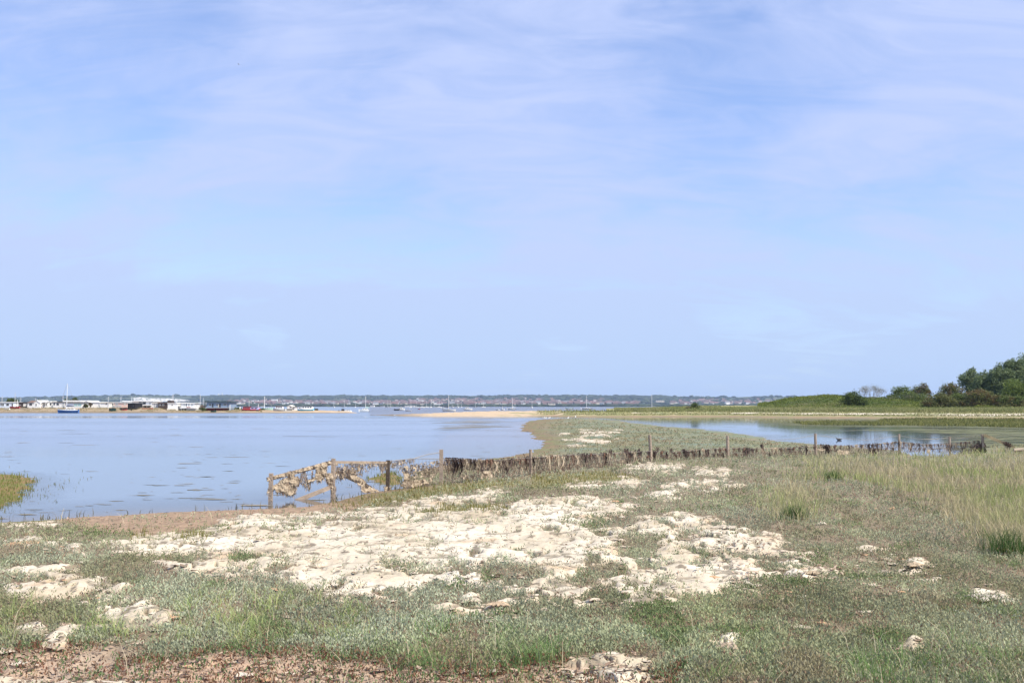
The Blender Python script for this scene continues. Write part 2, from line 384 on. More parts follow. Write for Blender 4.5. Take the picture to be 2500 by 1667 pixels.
SPARSE = [[(1700, 1310), (1900, 1335), (2250, 1335), (2330, 1360), (2280, 1440), (2100, 1480), (1900, 1470), (1780, 1440)],
          [(1360, 1060), (1420, 1046), (1520, 1048), (1530, 1062), (1480, 1085), (1390, 1092)],
          [(560, 1395), (760, 1430), (1000, 1470), (1300, 1480), (1260, 1530), (900, 1530), (600, 1480)]]
HOLES = [[(1490, 1322), (1560, 1304), (1618, 1312), (1622, 1345), (1560, 1378), (1510, 1362)], [(1372, 1418), (1430, 1385), (1510, 1372), (1540, 1402), (1470, 1420), (1440, 1440)],
         [(1130, 1400), (1190, 1380), (1270, 1378), (1330, 1400), (1280, 1440), (1180, 1425)], [(620, 1388), (730, 1392), (720, 1402), (640, 1402)],
         [(1460, 1432), (1500, 1420), (1520, 1450), (1470, 1466)], [(780, 1268), (840, 1258), (850, 1275), (780, 1280)], [(660, 1285), (735, 1272), (740, 1288), (670, 1292)],
         [(1690, 1352), (1740, 1340), (1760, 1365), (1700, 1372)], [(960, 1400), (1080, 1388), (1090, 1400), (1000, 1412)]]
OLIVE = [[(985, 1254), (1060, 1240), (1160, 1232), (1245, 1238), (1230, 1252), (1060, 1262)], [(310, 1300), (360, 1296), (370, 1315), (320, 1318)], [(410, 1312), (500, 1306), (510, 1322), (440, 1326)],
         [(700, 1225), (830, 1228), (900, 1216), (1010, 1192), (1150, 1178), (1290, 1170), (1290, 1184), (1100, 1204), (960, 1232), (840, 1248)],
         [(1290, 1162), (1480, 1150), (1560, 1168), (1440, 1182), (1300, 1196)], ISLET, TUFTPAD]
GRASSY = [[(1960, 1122), (2120, 1120), (2260, 1112), (2400, 1098), (2500, 1086), (2900, 1090), (2900, 1380), (2480, 1340), (2380, 1310), (2320, 1255), (2160, 1190), (2050, 1172), (1970, 1150)],
          [(1880, 1205), (1950, 1190), (2005, 1225), (1970, 1280), (1885, 1272)], [(1950, 1140), (2050, 1150), (2010, 1180), (1940, 1180)]]
FRONTGRASS = [[(150, 1560), (260, 1500), (420, 1490), (480, 1465), (560, 1448), (700, 1455), (860, 1485), (960, 1560), (880, 1590), (700, 1592), (420, 1580), (250, 1570)],
              [(870, 1570), (1000, 1520), (1150, 1515), (1300, 1560), (1370, 1610), (1330, 1650), (1200, 1640), (1050, 1650), (900, 1620)],
              [(-60, 1450), (60, 1470), (200, 1530), (60, 1580), (-60, 1580)], [(1700, 1640), (1850, 1620), (1900, 1680), (1700, 1690)],
              [(1240, 1600), (1370, 1600), (1360, 1700), (1240, 1700)], [(2050, 1600), (2500, 1560), (2560, 1700), (2000, 1700)]]
MUD = [[(-300, 1580), (100, 1585), (330, 1600), (620, 1590), (870, 1610), (960, 1640), (1250, 1645), (1420, 1610), (1680, 1650), (1680, 1760), (-300, 1760)]]
SILT = [(1120, 1022), (1250, 1025), (1290, 1030), (1330, 1075), (1335, 1090), (1300, 1108), (1230, 1120), (1100, 1137), (1000, 1135), (975, 1110), (1050, 1062)]
SALT = [[(2150, 1024), (2250, 1021), (2600, 1022), (3300, 1030), (3300, 1056), (2500, 1048), (2380, 1044), (2080, 1041), (1960, 1041), (1935, 1034), (2020, 1030), (2140, 1033)]]
WRACK = [[(120, 1262), (300, 1252), (520, 1240), (760, 1232), (835, 1224), (900, 1232), (860, 1246), (740, 1260), (600, 1268), (520, 1290), (400, 1302), (280, 1306), (190, 1288)]]
def soft(polys, px, py, X, Y, ys, w, amp, fs, seed, pad=160):
    """0..1 membership in traced patches, their outline broken by noise of the ground itself"""
    n = fbm(X * fs, Y * fs, 4, seed) * amp
    m = np.full(np.shape(px), -1e3)
    for p in polys: m = np.maximum(m, sdf(p, px, py, ys, pad))
    return sstep(m + n, -w, w)
def masks(px, py):
    s, s2, X, Y = land_dist(px, py)
    g, s, s2, t = macro(px, py, s, s2)
    X, Y = unproj(px, py, np.minimum(g, 1.3))
    k = {'s': s, 's2': s2, 't': t, 'g': g, 'X': X, 'Y': Y}
    wx = X + .25 * fbm(X * 1.1, Y * 1.1, 2, 71); wy = Y + .25 * fbm(X * 1.1 + 9, Y * 1.1, 2, 72)
    n1 = fbm(wx * 1.3, wy * 1.3, 4, 21); n2 = fbm(wx * 3.6, wy * 2.6, 3, 22)
    m = np.full(np.shape(px), -1e3)
    for p in CRUST: m = np.maximum(m, sdf(p, px, py, 3.0, 200))
    for p in HOLES: m = np.minimum(m, -sdf(p, px, py, 3.0, 100))
    hole = fbm(wx * 2.5, wy * 1.45, 3, 24); hole2 = fbm(wx * 5.5, wy * 3.0, 3, 26); m = m + 15 + n1 * 38 + n2 * 30 - 130 * sstep(hole, .15, .34) - 70 * sstep(hole2, .25, .40) + 8 * fbm(wx * 9, wy * 6, 2, 23)
    sp = np.full(np.shape(px), -1e3)
    for p in SPARSE: sp = np.maximum(sp, sdf(p, px, py, 3.0, 100))
    m2 = np.where(sp > 0, np.where(py < 1110, (fbm(X * .55, Y * .16, 4, 32) - 0.06) * 120, (fbm(wx * .9, wy * 1.8, 4, 31) - 0.24) * 90), -1e3)
    # few stray flakes over the whole marsh
    m3 = np.where((s > 1.2) & (px < 2900), (fbm(wx * 1.6, wy * 1.9, 3, 37) - 0.60) * 80, -1e3)
    m = np.maximum(np.maximum(m, m2), m3)
    cw = np.clip(m, -200, 200)
    k['cv'] = cw; k['crust'] = sstep(cw, -3, 5) * (s > 0.15)
    k['n1'] = n1; k['n2'] = n2; k['crev'] = np.abs(fbm(wx * 1.15 + .2 * n2, wy * 1.0, 3, 53)) * 2.4
    k['olive'] = soft(OLIVE, px, py, X, Y, 3, 14, 22, 1.2, 41)
    k['tall'] = soft(GRASSY, px, py, X, Y, 3, 60, 60, .5, 42)
    k['front'] = soft(FRONTGRASS, px, py, X, Y, 2, 25, 45, 1.1, 43)
    k['mud'] = soft(MUD, px, py, X, Y, 2, 40, 70, 1.4, 44)
    k['wrack'] = soft(WRACK, px, py, X, Y, 3, 14, 26, .9, 45)
    k['salt'] = soft(SALT, px, py, X, Y, 6, 6, 12, .12, 46)
    return k

# ------------------------------------------------------------------ the ground: one sheet of marsh, shore and sea bed
def billow(x, y, seed): return 1 - np.abs(fbm(x, y, 3, seed)) * 2.2
def terrain(px, py, k=None):
    k = k or masks(px, py)
    g, s, s2, t = k['g'], k['s'], k['s2'], k['t']
    gc, yw, yc, _ = bank(px, py)
    over = (t > 1) & (px > 900)
    cX, cY = unproj(px, yc, np.minimum(gc, 1.3))
    X, Y = k['X'].copy(), k['Y'].copy()
    sp = np.interp(px, [1500, 1580], [1, 0])
    Yo = cY + (t - 1) * 60; Y = np.where(over, Yo, Y); X = np.where(over, cX / cY * Yo, X)
    z = np.where(over, gc - (t - 1) * 9 * sp, g)
    lm = sstep(s, 0.0, 0.7)                       # no lumps at the waterline
    far = np.clip(60 / np.maximum(Y, 1), 0, 1)
    cr = k['crust']
    lump = .030 * fbm(X * .8, Y * .8, 3, 51) + .020 * fbm(X * 3.1, Y * 3.1, 3, 52)
    b1 = np.sqrt(np.clip(k['crev'], 0, 1)); b2 = np.sqrt(np.clip(np.abs(fbm(X * 4.2, Y * 3.4 + .4 * k['n1'], 3, 54)) * 2.2, 0, 1))
    rise = sstep(k['cv'], 0, 34)
    crz = cr * (.014 + rise * (.008 + .036 * b1) + .011 * b2 + .012 * fbm(X * 3.2, Y * 2.4, 2, 58))
    z = z + lm * far * lump * 2 + np.where(s > 0, lm * crz, 0)
    z = z + np.where((t > .25) & (px > 900) & (t < 1), .08 * fbm(X * .6, Y * .6, 3, 61), 0)
    return X, Y, z, k
def lerp(a, b, t): return np.asarray(a) * (1 - t[..., None]) + np.asarray(b) * t[..., None]
def ground_colour(px, py, X, Y, k):
    s, s2, t, cr = k['s'], k['s2'], k['t'], k['crust']
    v = fbm(X * .7, Y * .7, 4, 81); v2 = fbm(X * 6, Y * 6, 3, 82); v3 = fbm(X * .25, Y * .25, 3, 83)
    farv = sstep(Y, 22, 60)
    c = lerp((.165, .13, .085), (.25, .20, .135), np.clip(.5 + v2, 0, 1))
    fc = lerp((.15, .165, .085), (.235, .20, .12), np.clip(.5 + v * 1.6, 0, 1))
    fc = lerp(fc, (.175, .21, .15), np.clip(.2 + v3 * 2.2 + v2 * .5, 0, 1))
    c = c * (1 - farv[..., None]) + fc * farv[..., None]
    c = lerp(c, lerp((.40, .30, .215), (.47, .32, .21), np.clip(.25 + v * 1.5, 0, 1)), k['mud'] * .95)
    c = lerp(c, (.22, .20, .07), k['olive'] * .6)
    # weedy wet strip along the water
    wet = sstep(s / np.maximum(.05 * Y, .9) + .35 * v, 1.05, .15) * np.where(py < 1125, sstep(px, 1420, 1340), 1) * (px < 1420)
    c = lerp(c, lerp(lerp((.15, .115, .065), (.25, .17, .10), np.clip(.5 + v2 * 1.2, 0, 1)), (.17, .175, .075), sstep(fbm(X * .5, Y * .3, 3, 88), -.05, .25) * .8), wet * .9)
    c = lerp(c, lerp((.25, .175, .115), (.36, .25, .165), np.clip(.5 + v2 * 1.3, 0, 1)), k['wrack'] * .95)
    # the bleached algae mats
    cc = lerp((.44, .365, .25), (.635, .565, .44), np.clip(.6 + 1.1 * v + .35 * v2, 0, 1))
    cc = lerp(cc, (.52, .37, .23), sstep(fbm(X * .9 + 4, Y * .9, 3, 84), .28, .5) * .6)
    edge = sstep(k['cv'], 26, 0)
    cc = lerp(cc, (.50, .385, .265), edge * .5)
    fl = fbm(X * 5.0, Y * 3.2, 4, 85)
    cc = lerp(cc, (.13, .10, .07), sstep(fl, .27, .34) * .8)
    cc = lerp(cc, (.20, .165, .115), sstep(k['crev'], .17, .03) * .75)
    c = lerp(c, cc, cr)
    # sea bed
    sub = sstep(s, .05, -.25) * (s2 < 0) * (t < .02)
    silt = sstep(sdf(SILT, px, py, 3, 150) + 45 * fbm(X * .1, Y * .06, 3, 90), -25, 30)
    bed = lerp((.115, .12, .125), (.40, .33, .25), silt)
    bed = lerp(bed, (.235, .18, .115), sstep(s, -2.2, -.1) * .9)
    c = lerp(c, bed, sub)
    # islet and salt marsh pads
    pad = sstep(s2, -.1, .2) * (s < 0)
    c = lerp(c, lerp((.16, .15, .05), (.24, .15, .07), np.clip(.5 + v * 1.5, 0, 1)), pad)
    # far bank
    bk = (t > 0) & (px > 900)
    sand = lerp((.43, .325, .21), (.53, .41, .275), np.clip(.5 + v2, 0, 1)); sand = lerp(sand, (.17, .145, .115), np.interp(px, [960, 1050], [.9, 0]))
    mudb = lerp((.30, .195, .12), (.24, .19, .11), np.clip(.5 + v3 * 2, 0, 1))
    green = lerp((.20, .215, .085), (.27, .245, .11), np.clip(.5 + v3 * 1.6, 0, 1))
    gs = np.interp(px, [1120, 1260, 1380, 1480], [0, .45, .78, 1]) + .9 * fbm(X * .16, Y * .35, 3, 91)
    b = lerp(sand, green, sstep(gs, .45, .75) * sstep(t, .10, .22) if False else sstep(gs, .45, .75))
    b = lerp(b, mudb, sstep(t + .12 * v, .30, .12) * sstep(px, 1250, 1340) * .85)
    line = sstep(np.abs(t - np.interp(px, [1500, 1800, 2100, 2500], [.62, .66, .60, .52]) + .12 * fbm(X * .05, Y * 0, 3, 93)), np.interp(px, [1500, 2000, 2500], [.10, .16, .30]), .02) * (px > 1540)
    line = line * sstep(.6 * fbm(X * .33, Y * .8, 3, 92) + 1.0 * fbm(X * .045, Y * .3, 3, 94) + np.interp(px, [1500, 1700, 2200, 2500], [-.25, -.02, .22, .35]), 0, .18)
    b = lerp(b, (.66, .58, .47), line)
    c = np.where(bk[..., None], b, c)
    return np.clip(c, .01, .9)
cols_in = np.arange(-160, 2661, 2.5)
def grow(a, step, n, k=1.16):
    o = []
    for i in range(n): a += step; step *= k; o.append(a)
    return o
PXc = np.array(sorted(-x for x in grow(160, 3, 34)) + list(cols_in) + grow(2660, 3, 34))
PYr = np.array(list(np.arange(1000, 1024, .8)) + list(np.arange(1024, 1120, 1.25)) + list(np.arange(1120, 1700, 1.5)) + grow(1700, 2, 30, 1.13))
gx, gy = np.meshgrid(PXc, PYr)
tX, tY, tZ, tk = terrain(gx, gy)
tC = ground_colour(gx, gy, tX, tY, tk)
npmesh('ground', np.stack([tX, tY, tZ], -1).reshape(-1, 3), grid_faces(len(PYr), len(PXc))[:, ::-1], M_GROUND, tC.reshape(-1, 3), kind='structure', smooth=True)
def ground_z(px, py):
    X, Y, z, k = terrain(np.array([float(px)]), np.array([float(py)])); return float(X[0]), float(Y[0]), float(z[0])
# plain sea bed under everything, out to the horizon
b = MB(); b.add([(-14000, -60, -1.6), (14000, -60, -1.6), (14000, 12000, -1.6), (-14000, 12000, -1.6)], [(0, 1, 2, 3)])
tag(b.build('seabed', mat('seabed_mud', (.12, .11, .10), .9)), kind='structure')
# the bank the photographer stands on, closing the sheet behind the camera
b = MB(); nb = 24
row0 = [(tX[-1, i], tY[-1, i], tZ[-1, i]) for i in range(0, len(PXc), max(1, len(PXc) // nb))]
b.add([p for q in row0 for p in (q, (q[0] * 1.2, -40, .5))], [(2 * i, 2 * i + 2, 2 * i + 3, 2 * i + 1) for i in range(len(row0) - 1)])
tag(b.build('ground', mat('near_bank_soil', (.2, .16, .10), .95)), kind='structure')

# ------------------------------------------------------------------ water
wY = np.concatenate([np.geomspace(4, 330, 330), np.geomspace(335, 6000, 60)])
wK = np.concatenate([np.linspace(-3, -.62, 30), np.linspace(-.6, .6, 420), np.linspace(.62, 3, 30)])
kk, yy = np.meshgrid(wK, wY)
# depth of water over the bed, from the same map
kzw = -H / yy; yw_ = (kzw * CT - ST) / (CT + kzw * ST); pyw = 833.5 - yw_ * F; pxw = 1250 + kk * (CT - yw_ * ST) * F
s_, s2_, X_, Y_ = land_dist(pxw, pyw); g_, s_, s2_, t_ = macro(pxw, pyw, s_, s2_)
silt_ = sstep(sdf(SILT, pxw, pyw, 3, 150) + 50 * fbm(kk * yy * .1, yy * .06, 3, 90) + 40 * fbm(kk * yy * .35, yy * .05, 3, 95), -20, 60)
dep = np.clip(-g_ / .16, 0, 1)
dep = np.minimum(dep, 1 - .62 * silt_)
npmesh('water', np.stack([kk * yy, yy, 0 * yy], -1).reshape(-1, 3), grid_faces(len(wY), len(wK)), bpy.data.materials.new('water_surface'), None, kind='structure', smooth=True, attrs={'depth': dep})
m = bpy.data.materials['water_surface']; m.use_nodes = True; t = m.node_tree
for n in list(t.nodes): t.nodes.remove(n)
geo = nn(t, 'ShaderNodeNewGeometry')
def wnoise(sx, sy, detail, sc=1.0):
    mp = nn(t, 'ShaderNodeMapping'); mp.inputs['Scale'].default_value = (sx, sy, 1); t.links.new(geo.outputs['Position'], mp.inputs[0])
    q = nn(t, 'ShaderNodeTexNoise'); q.inputs['Scale'].default_value = sc; q.inputs['Detail'].default_value = detail; t.links.new(mp.outputs[0], q.inputs[0]); return q.outputs[0]
big = mrange(t, wnoise(.006, .05, 3), .38, .62, .25, 1.0)          # cat's paws: rougher and calmer bands
sepw = nn(t, 'ShaderNodeSeparateXYZ'); t.links.new(geo.outputs['Position'], sepw.inputs[0])
openw = math_(t, 'MULTIPLY', mrange(t, sepw.outputs[1], 32, 80, .12, 1.3), math_(t, 'SUBTRACT', 1.0, math_(t, 'MULTIPLY', .62, math_(t, 'MULTIPLY', mrange(t, sepw.outputs[1], 170, 200, 0, 1), mrange(t, sepw.outputs[1], 225, 255, 1, 0)))))
hgt = math_(t, 'ADD', wnoise(1.6, 4.0, 3), math_(t, 'MULTIPLY', wnoise(6, 11, 2), .35))
bp = nn(t, 'ShaderNodeBump'); bp.inputs['Distance'].default_value = .05
# the lagoon behind the marsh is sheltered
shel = math_(t, 'MAXIMUM', mrange(t, sepw.outputs[0], 4, 22, 1.0, .05), mrange(t, sepw.outputs[1], 215, 240, 0.0, 1.0))
t.links.new(math_(t, 'MULTIPLY', math_(t, 'MULTIPLY', math_(t, 'MULTIPLY', big, openw), shel), .5), bp.inputs['Strength']); t.links.new(hgt, bp.inputs['Height'])
fr = nn(t, 'ShaderNodeFresnel'); fr.inputs[0].default_value = 1.333; t.links.new(bp.outputs[0], fr.inputs['Normal'])
gl = nn(t, 'ShaderNodeBsdfGlossy'); calm = math_(t, 'MULTIPLY', mrange(t, math_(t, 'ADD', sepw.outputs[1], math_(t, 'MULTIPLY', wnoise(.02, .02, 2), 30)), 190, 215, 0, 1), mrange(t, math_(t, 'ADD', sepw.outputs[1], math_(t, 'MULTIPLY', wnoise(.02, .02, 2), 30)), 235, 262, 1, 0))
rgh = math_(t, 'MULTIPLY', math_(t, 'MULTIPLY', mrange(t, sepw.outputs[1], 36, 70, 0, .20), math_(t, 'SUBTRACT', 1.0, math_(t, 'MULTIPLY', calm, .8))), shel)
t.links.new(math_(t, 'ADD', rgh, .03), gl.inputs['Roughness']); gl.inputs['Color'].default_value = (.97, .97, .98, 1); t.links.new(bp.outputs[0], gl.inputs['Normal'])
df = nn(t, 'ShaderNodeBsdfDiffuse'); df.inputs[0].default_value = (.145, .19, .235, 1)
tp = nn(t, 'ShaderNodeBsdfTransparent'); tp.inputs[0].default_value = (.82, .80, .76, 1)
at_ = nn(t, 'ShaderNodeAttribute', attribute_name='depth')
body = nn(t, 'ShaderNodeMixShader'); t.links.new(at_.outputs['Fac'], body.inputs[0]); t.links.new(tp.outputs[0], body.inputs[1]); t.links.new(df.outputs[0], body.inputs[2])
ms = nn(t, 'ShaderNodeMixShader'); t.links.new(math_(t, 'MULTIPLY', fr.outputs[0], math_(t, 'SUBTRACT', 1.0, math_(t, 'MULTIPLY', rgh, mrange(t, sepw.outputs[1], 60, 420, .7, 2.0)))), ms.inputs[0]); t.links.new(body.outputs[0], ms.inputs[1]); t.links.new(gl.outputs[0], ms.inputs[2])
ow = nn(t, 'ShaderNodeOutputMaterial'); t.links.new(ms.outputs[0], ow.inputs[0])

# ------------------------------------------------------------------ ground cover (nobody could count it)
def sample(n, x0, x1, y0, y1, rg):
    px = rg.uniform(x0, x1, n); py = rg.uniform(y0, y1, n)
    X, Y, z, k = terrain(px, py); return px, py, np.stack([X, Y, z], 1), k
r1 = np.random.default_rng(3)
N1 = 230000
px, py, P, k = sample(N1, -260, 2760, 1020, 1780, r1)
Yv = P[:, 1]; dens = fbm(P[:, 0] * 1.3, P[:, 1] * 1.3, 3, 101); cl = fbm(P[:, 0] * .22, P[:, 1] * .22, 3, 102); hum = fbm(P[:, 0] * .45, P[:, 1] * .45, 3, 103)
land = k['s'] > .25
pv = np.clip(.92 + dens * 1.5, .10, 1) * (1 - k['crust'] * np.clip(.992 - .35 * sstep(k['crev'], .12, .03), 0, 1)) * (1 - k['mud'] * .88) * (1 - k['front'] * .38) * (1 - .85 * k['tall']) * (1 - .7 * k['olive']) * (1 - .88 * k['wrack'])
pv *= sstep(k['s'] / np.maximum(.05 * Yv, .8), .25, .95)
keep = land & (r1.random(N1) < pv)
Q = P[keep]; n = len(Q); Yq = Q[:, 1]
sc_ = np.maximum(1, Yq / 13) ** .75
K = 4
ht = (.078 + .075 * np.clip(hum[keep], -.7, 1)) * r1.uniform(.6, 1.25, n) * np.clip(1 - .4 * (Yq > 60), 0, 1)
pts = np.repeat(Q, K, 0); frac = np.tile(np.linspace(.15, 1, K), n) * r1.uniform(.8, 1.1, n * K)
jit = r1.normal(size=(n * K, 3)) * (.016 * np.repeat(sc_, K))[:, None]
pts = pts + jit; pts[:, 2] = np.repeat(Q[:, 2], K) + frac * np.repeat(ht, K)
base = lerp((.34, .37, .24), (.465, .49, .345), r1.random(n))
base = lerp(base, (.32, .35, .17), np.clip(.25 + 1.3 * cl[keep], 0, .8))
base = lerp(base, (.36, .36, .22), sstep(px[keep], 1700, 2200) * .45)
pch = fbm(Q[:, 0] * .8, Q[:, 1] * .5, 3, 104); base *= np.clip(1 + .6 * pch, .55, 1.35)[:, None]; sb = sstep(fbm(Q[:, 0] * 1.1 + 31, Q[:, 1] * .8, 3, 108), .18, .30); base = lerp(base, (.17, .235, .085), sb * .75 * (Yq < 30)); db = sstep(fbm(Q[:, 0] * .9 - 17, Q[:, 1] * .7, 3, 109), .24, .36); base = lerp(base, (.33, .265, .17), db * .6 * (Yq < 30)); base = lerp(base, (.27, .265, .15), np.clip(fbm(Q[:, 0] * .5, Q[:, 1] * .3, 3, 105) * 2.2 - .1, 0, .8))
fq = sstep(Yq, 38, 60); base = base * (1 - fq[:, None]) + lerp(lerp((.26, .255, .14), (.35, .37, .26), np.clip(.5 + 1.6 * fbm(Q[:, 0] * .12, Q[:, 1] * .07, 3, 106), 0, 1)), (.30, .23, .135), np.clip(fbm(Q[:, 0] * .2, Q[:, 1] * .1, 3, 107) * 3, 0, .9)) * fq[:, None]
brown = r1.random(n) < (.05 + .30 * sstep(-dens[keep], .05, .45))
base[brown] = lerp((.24, .15, .10), (.36, .25, .17), r1.random(brown.sum()))
red = (k['mud'][keep] > .4) & (r1.random(n) < .55); base[red] = lerp((.20, .085, .06), (.26, .16, .09), r1.random(red.sum()))
grn = (k['mud'][keep] > .4) & ~red; base[grn] = np.array((.13, .20, .08))
colr = np.repeat(base, K, 0) * r1.uniform(.82, 1.15, (n * K, 1))
colr *= (.62 + .45 * np.clip(frac, 0, 1))[:, None] * .0 + 1
v, f, c = leaf_quads(pts, (.031 * np.repeat(sc_, K) * r1.uniform(.65, 1.3, n * K)), .40, .58, colr, r1)
tag(npmesh('sea_purslane', v, f, M_LEAF, c, kind='stuff'), 'silvery grey-green sea purslane carpeting the marsh', 'ground cover')

# grasses
r2 = np.random.default_rng(4)
parts = []
px, py, P, k = sample(150000, -260, 2760, 1080, 1780, r2)
rr = r2.random(len(px)); gn = fbm(P[:, 0] * 1.1, P[:, 1] * 1.1, 3, 111)
tuft = sstep(fbm(P[:, 0] * 2.2, P[:, 1] * 2.2, 3, 115), -.02, .30)
a = (rr < k['front'] * (.16 + 1.0 * tuft) * np.clip(.7 + gn, .1, 1)) & (k['crust'] < .4) & (k['s'] > .5) & (py > 1400)
Q = P[a]; n = len(Q)
cg = lerp((.23, .34, .09), (.56, .56, .26), np.clip(r2.random(n) * .8 + gn[a] * .5, 0, 1))
gr_ = sstep(px[a], 820, 1000)[:, None]; cg = cg * (1 - gr_ * .28) * np.array([1, 1, 1]) * (1 - .25 * gr_ * np.array([1, 0, .4]))
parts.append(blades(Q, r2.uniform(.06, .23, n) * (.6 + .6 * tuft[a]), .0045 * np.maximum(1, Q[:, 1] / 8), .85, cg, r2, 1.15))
a = (rr < k['tall'] * .98) & (k['s'] > .3) & (py < 1420) & (px > 1800)
Q = P[a]; Q = np.repeat(Q, 2, 0) + r2.normal(size=(2 * len(Q), 3)) * np.array([.06, .06, 0]); n = len(Q)
gp = sstep(fbm(Q[:, 0] * .35, Q[:, 1] * .25, 3, 113), -.15, .3)
cg = lerp((.50, .43, .26), (.33, .38, .14), np.clip(gp * .9 + r2.normal(size=n) * .22, 0, 1))
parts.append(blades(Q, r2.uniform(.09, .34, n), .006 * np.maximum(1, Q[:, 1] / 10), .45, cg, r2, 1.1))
tag(npmesh('marsh_grass', *join(parts)[:2], M_LEAF, join(parts)[2], kind='stuff'), 'yellow-green grass and pale straw stems growing through the marsh', 'grass')
parts = []
px, py, P, k = sample(120000, -260, 2760, 1060, 1350, r2); rr = r2.random(len(px))
a = (rr < k['olive'] * .8 * (1 - .5 * k['wrack'])) & ((k['s'] > .1) | (k['s2'] > -.12))
Q = P[a]; Q[:, 2] = np.maximum(Q[:, 2], -.03); n = len(Q)
cg = lerp((.17, .175, .05), (.29, .25, .09), r2.random(n)); cg = lerp(cg, (.20, .26, .07), (k['s2'][a] > -.1) * .55)
parts.append(blades(Q, r2.uniform(.04, .14, n), .006 * np.maximum(1, Q[:, 1] / 10), .4, cg, r2))
# thin fringe standing in the shallow edge
e = (k['s'] < .25) & (k['s'] > -.5) & (rr < .16 * np.clip(fbm(P[:, 0] * .9, P[:, 1] * .9, 2, 114) * 3 + .15, 0, 1)) & (py > 1150)
Q = P[e]; n = len(Q); cg = lerp((.13, .14, .06), (.22, .18, .10), r2.random(n))
parts.append(blades(Q, r2.uniform(.05, .16, n), .008 * np.maximum(1, Q[:, 1] / 12), .5, cg, r2))
e = (k['s2'] > -1.6) & (k['s'] < 0) & (rr < .09 * np.clip(fbm(P[:, 0] * 1.2, P[:, 1] * .8, 2, 116) * 4 + .6, 0, 2)); Q = P[e]; Q[:, 2] = np.maximum(Q[:, 2], -.04); n = len(Q); cg = lerp((.13, .17, .05), (.24, .20, .08), r2.random(n))
parts.append(blades(Q, r2.uniform(.04, .11, n), .007 * np.maximum(1, Q[:, 1] / 12), .4, cg, r2))
J = join(parts)
tag(npmesh('saltmarsh_grass', J[0], J[1], M_LEAF, J[2], kind='stuff'), 'olive cord grass along the water edge and on the low islet', 'grass')

# sparse pale stems, dead stalks and dark flakes lying about
r3 = np.random.default_rng(5)
px, py, P, k = sample(60000, -260, 2760, 1130, 1780, r3)
a = (k['s'] > .5) & (r3.random(len(px)) < .016 * (1 + 12 * k['tall'] + 2 * k['front']) * (1 - k['crust']))
Q = P[a]; n = len(Q); p1 = blades(Q, r3.uniform(.10, .34, n), .0045 * np.maximum(1, Q[:, 1] / 8), .7, lerp((.44, .36, .23), (.56, .48, .33), r3.random(n)), r3)
spz = sstep(sdf(SPARSE[0], px, py, 3, 100) + 70 * fbm(P[:, 0] * .8, P[:, 1] * 1.2, 3, 141), -20, 40)
a = (k['s'] > .1) & (r3.random(len(px)) < .10 + .55 * spz + .4 * k['mud'] + .45 * k['wrack'] + .10 * (np.abs(k['cv'] - 10) < 16))
Q = P[a]; Q[:, 2] += .015; n = len(Q); dk = r3.random(n)
cc = lerp((.06, .045, .035), (.30, .20, .135), dk); cc = lerp(cc, lerp((.30, .20, .14), (.56, .43, .31), r3.random(n)), (r3.random(n) < .25 + .5 * spz[a]) * 1.0)
v, f, c = leaf_quads(Q, r3.uniform(.03, .12, n) * np.maximum(1, Q[:, 1] / 16) ** .5, .35, 0, cc, r3); v[:, 2] = np.maximum(np.repeat(Q[:, 2], 4) + (v[:, 2] - np.repeat(Q[:, 2], 4)) * .35, np.repeat(Q[:, 2], 4) - .005)
J = join([p1, (v, f, c)])
tag(npmesh('dry_litter', J[0], J[1], M_WEED, J[2], kind='stuff'), 'dry stalks and dark flakes of seaweed scattered over the ground', 'litter')

# crumpled sheets of bleached algae lying over the plants: torn flaps standing clear of the mat
r4 = np.random.default_rng(6)
px, py, P, k = sample(26000, -260, 2760, 1130, 1760, r4)
a = (k['s'] > .6) & (((k['cv'] > -24) & (k['cv'] < 16) & (r4.random(len(px)) < .20 * (1 - .7 * k['mud']))) | (r4.random(len(px)) < .010 + .012 * k['mud']))
Q = P[a]; n = len(Q); S = 7
ang = np.arange(S) / S * 2 * math.pi
rad = np.minimum(r4.lognormal(-3.5, .55, n), .06)[:, None] * r4.uniform(.4, 1.4, (n, S)) * np.maximum(1, Q[:, 1] / 18)[:, None] ** .4
th = r4.uniform(0, 6.28, n)[:, None]
rx = rad * np.cos(ang + th) * 1.4; ry = rad * np.sin(ang + th)
rz = r4.uniform(.0, 1, (n, S)) * rad * .5 + .010; cz = .014 + r4.uniform(.1, .5, (n, 1)) * rad.mean(1, keepdims=True)
V = np.zeros((n, S + 1, 3)); V[:, :S, 0] = rx; V[:, :S, 1] = ry; V[:, :S, 2] = rz; V[:, S:, 2] = cz; V += Q[:, None, :]
i0 = (np.arange(n) * (S + 1))[:, None]
Fc = np.concatenate([np.stack([i0[:, 0] + j, i0[:, 0] + (j + 1) % S, i0[:, 0] + S], 1) for j in range(S)])
cc = lerp((.40, .31, .22), (.60, .52, .41), r4.random(n)); org = r4.random(n) < .10; cc[org] = (.50, .31, .18); br = r4.random(n) < .34; cc[br] = (.27, .20, .14)
tag(npmesh('dried_algae', V.reshape(-1, 3), Fc, M_GROUND, np.repeat(cc, S + 1, 0), kind='stuff', smooth=False), 'pale crumpled flakes of dried algae over the plants', 'dried algae')

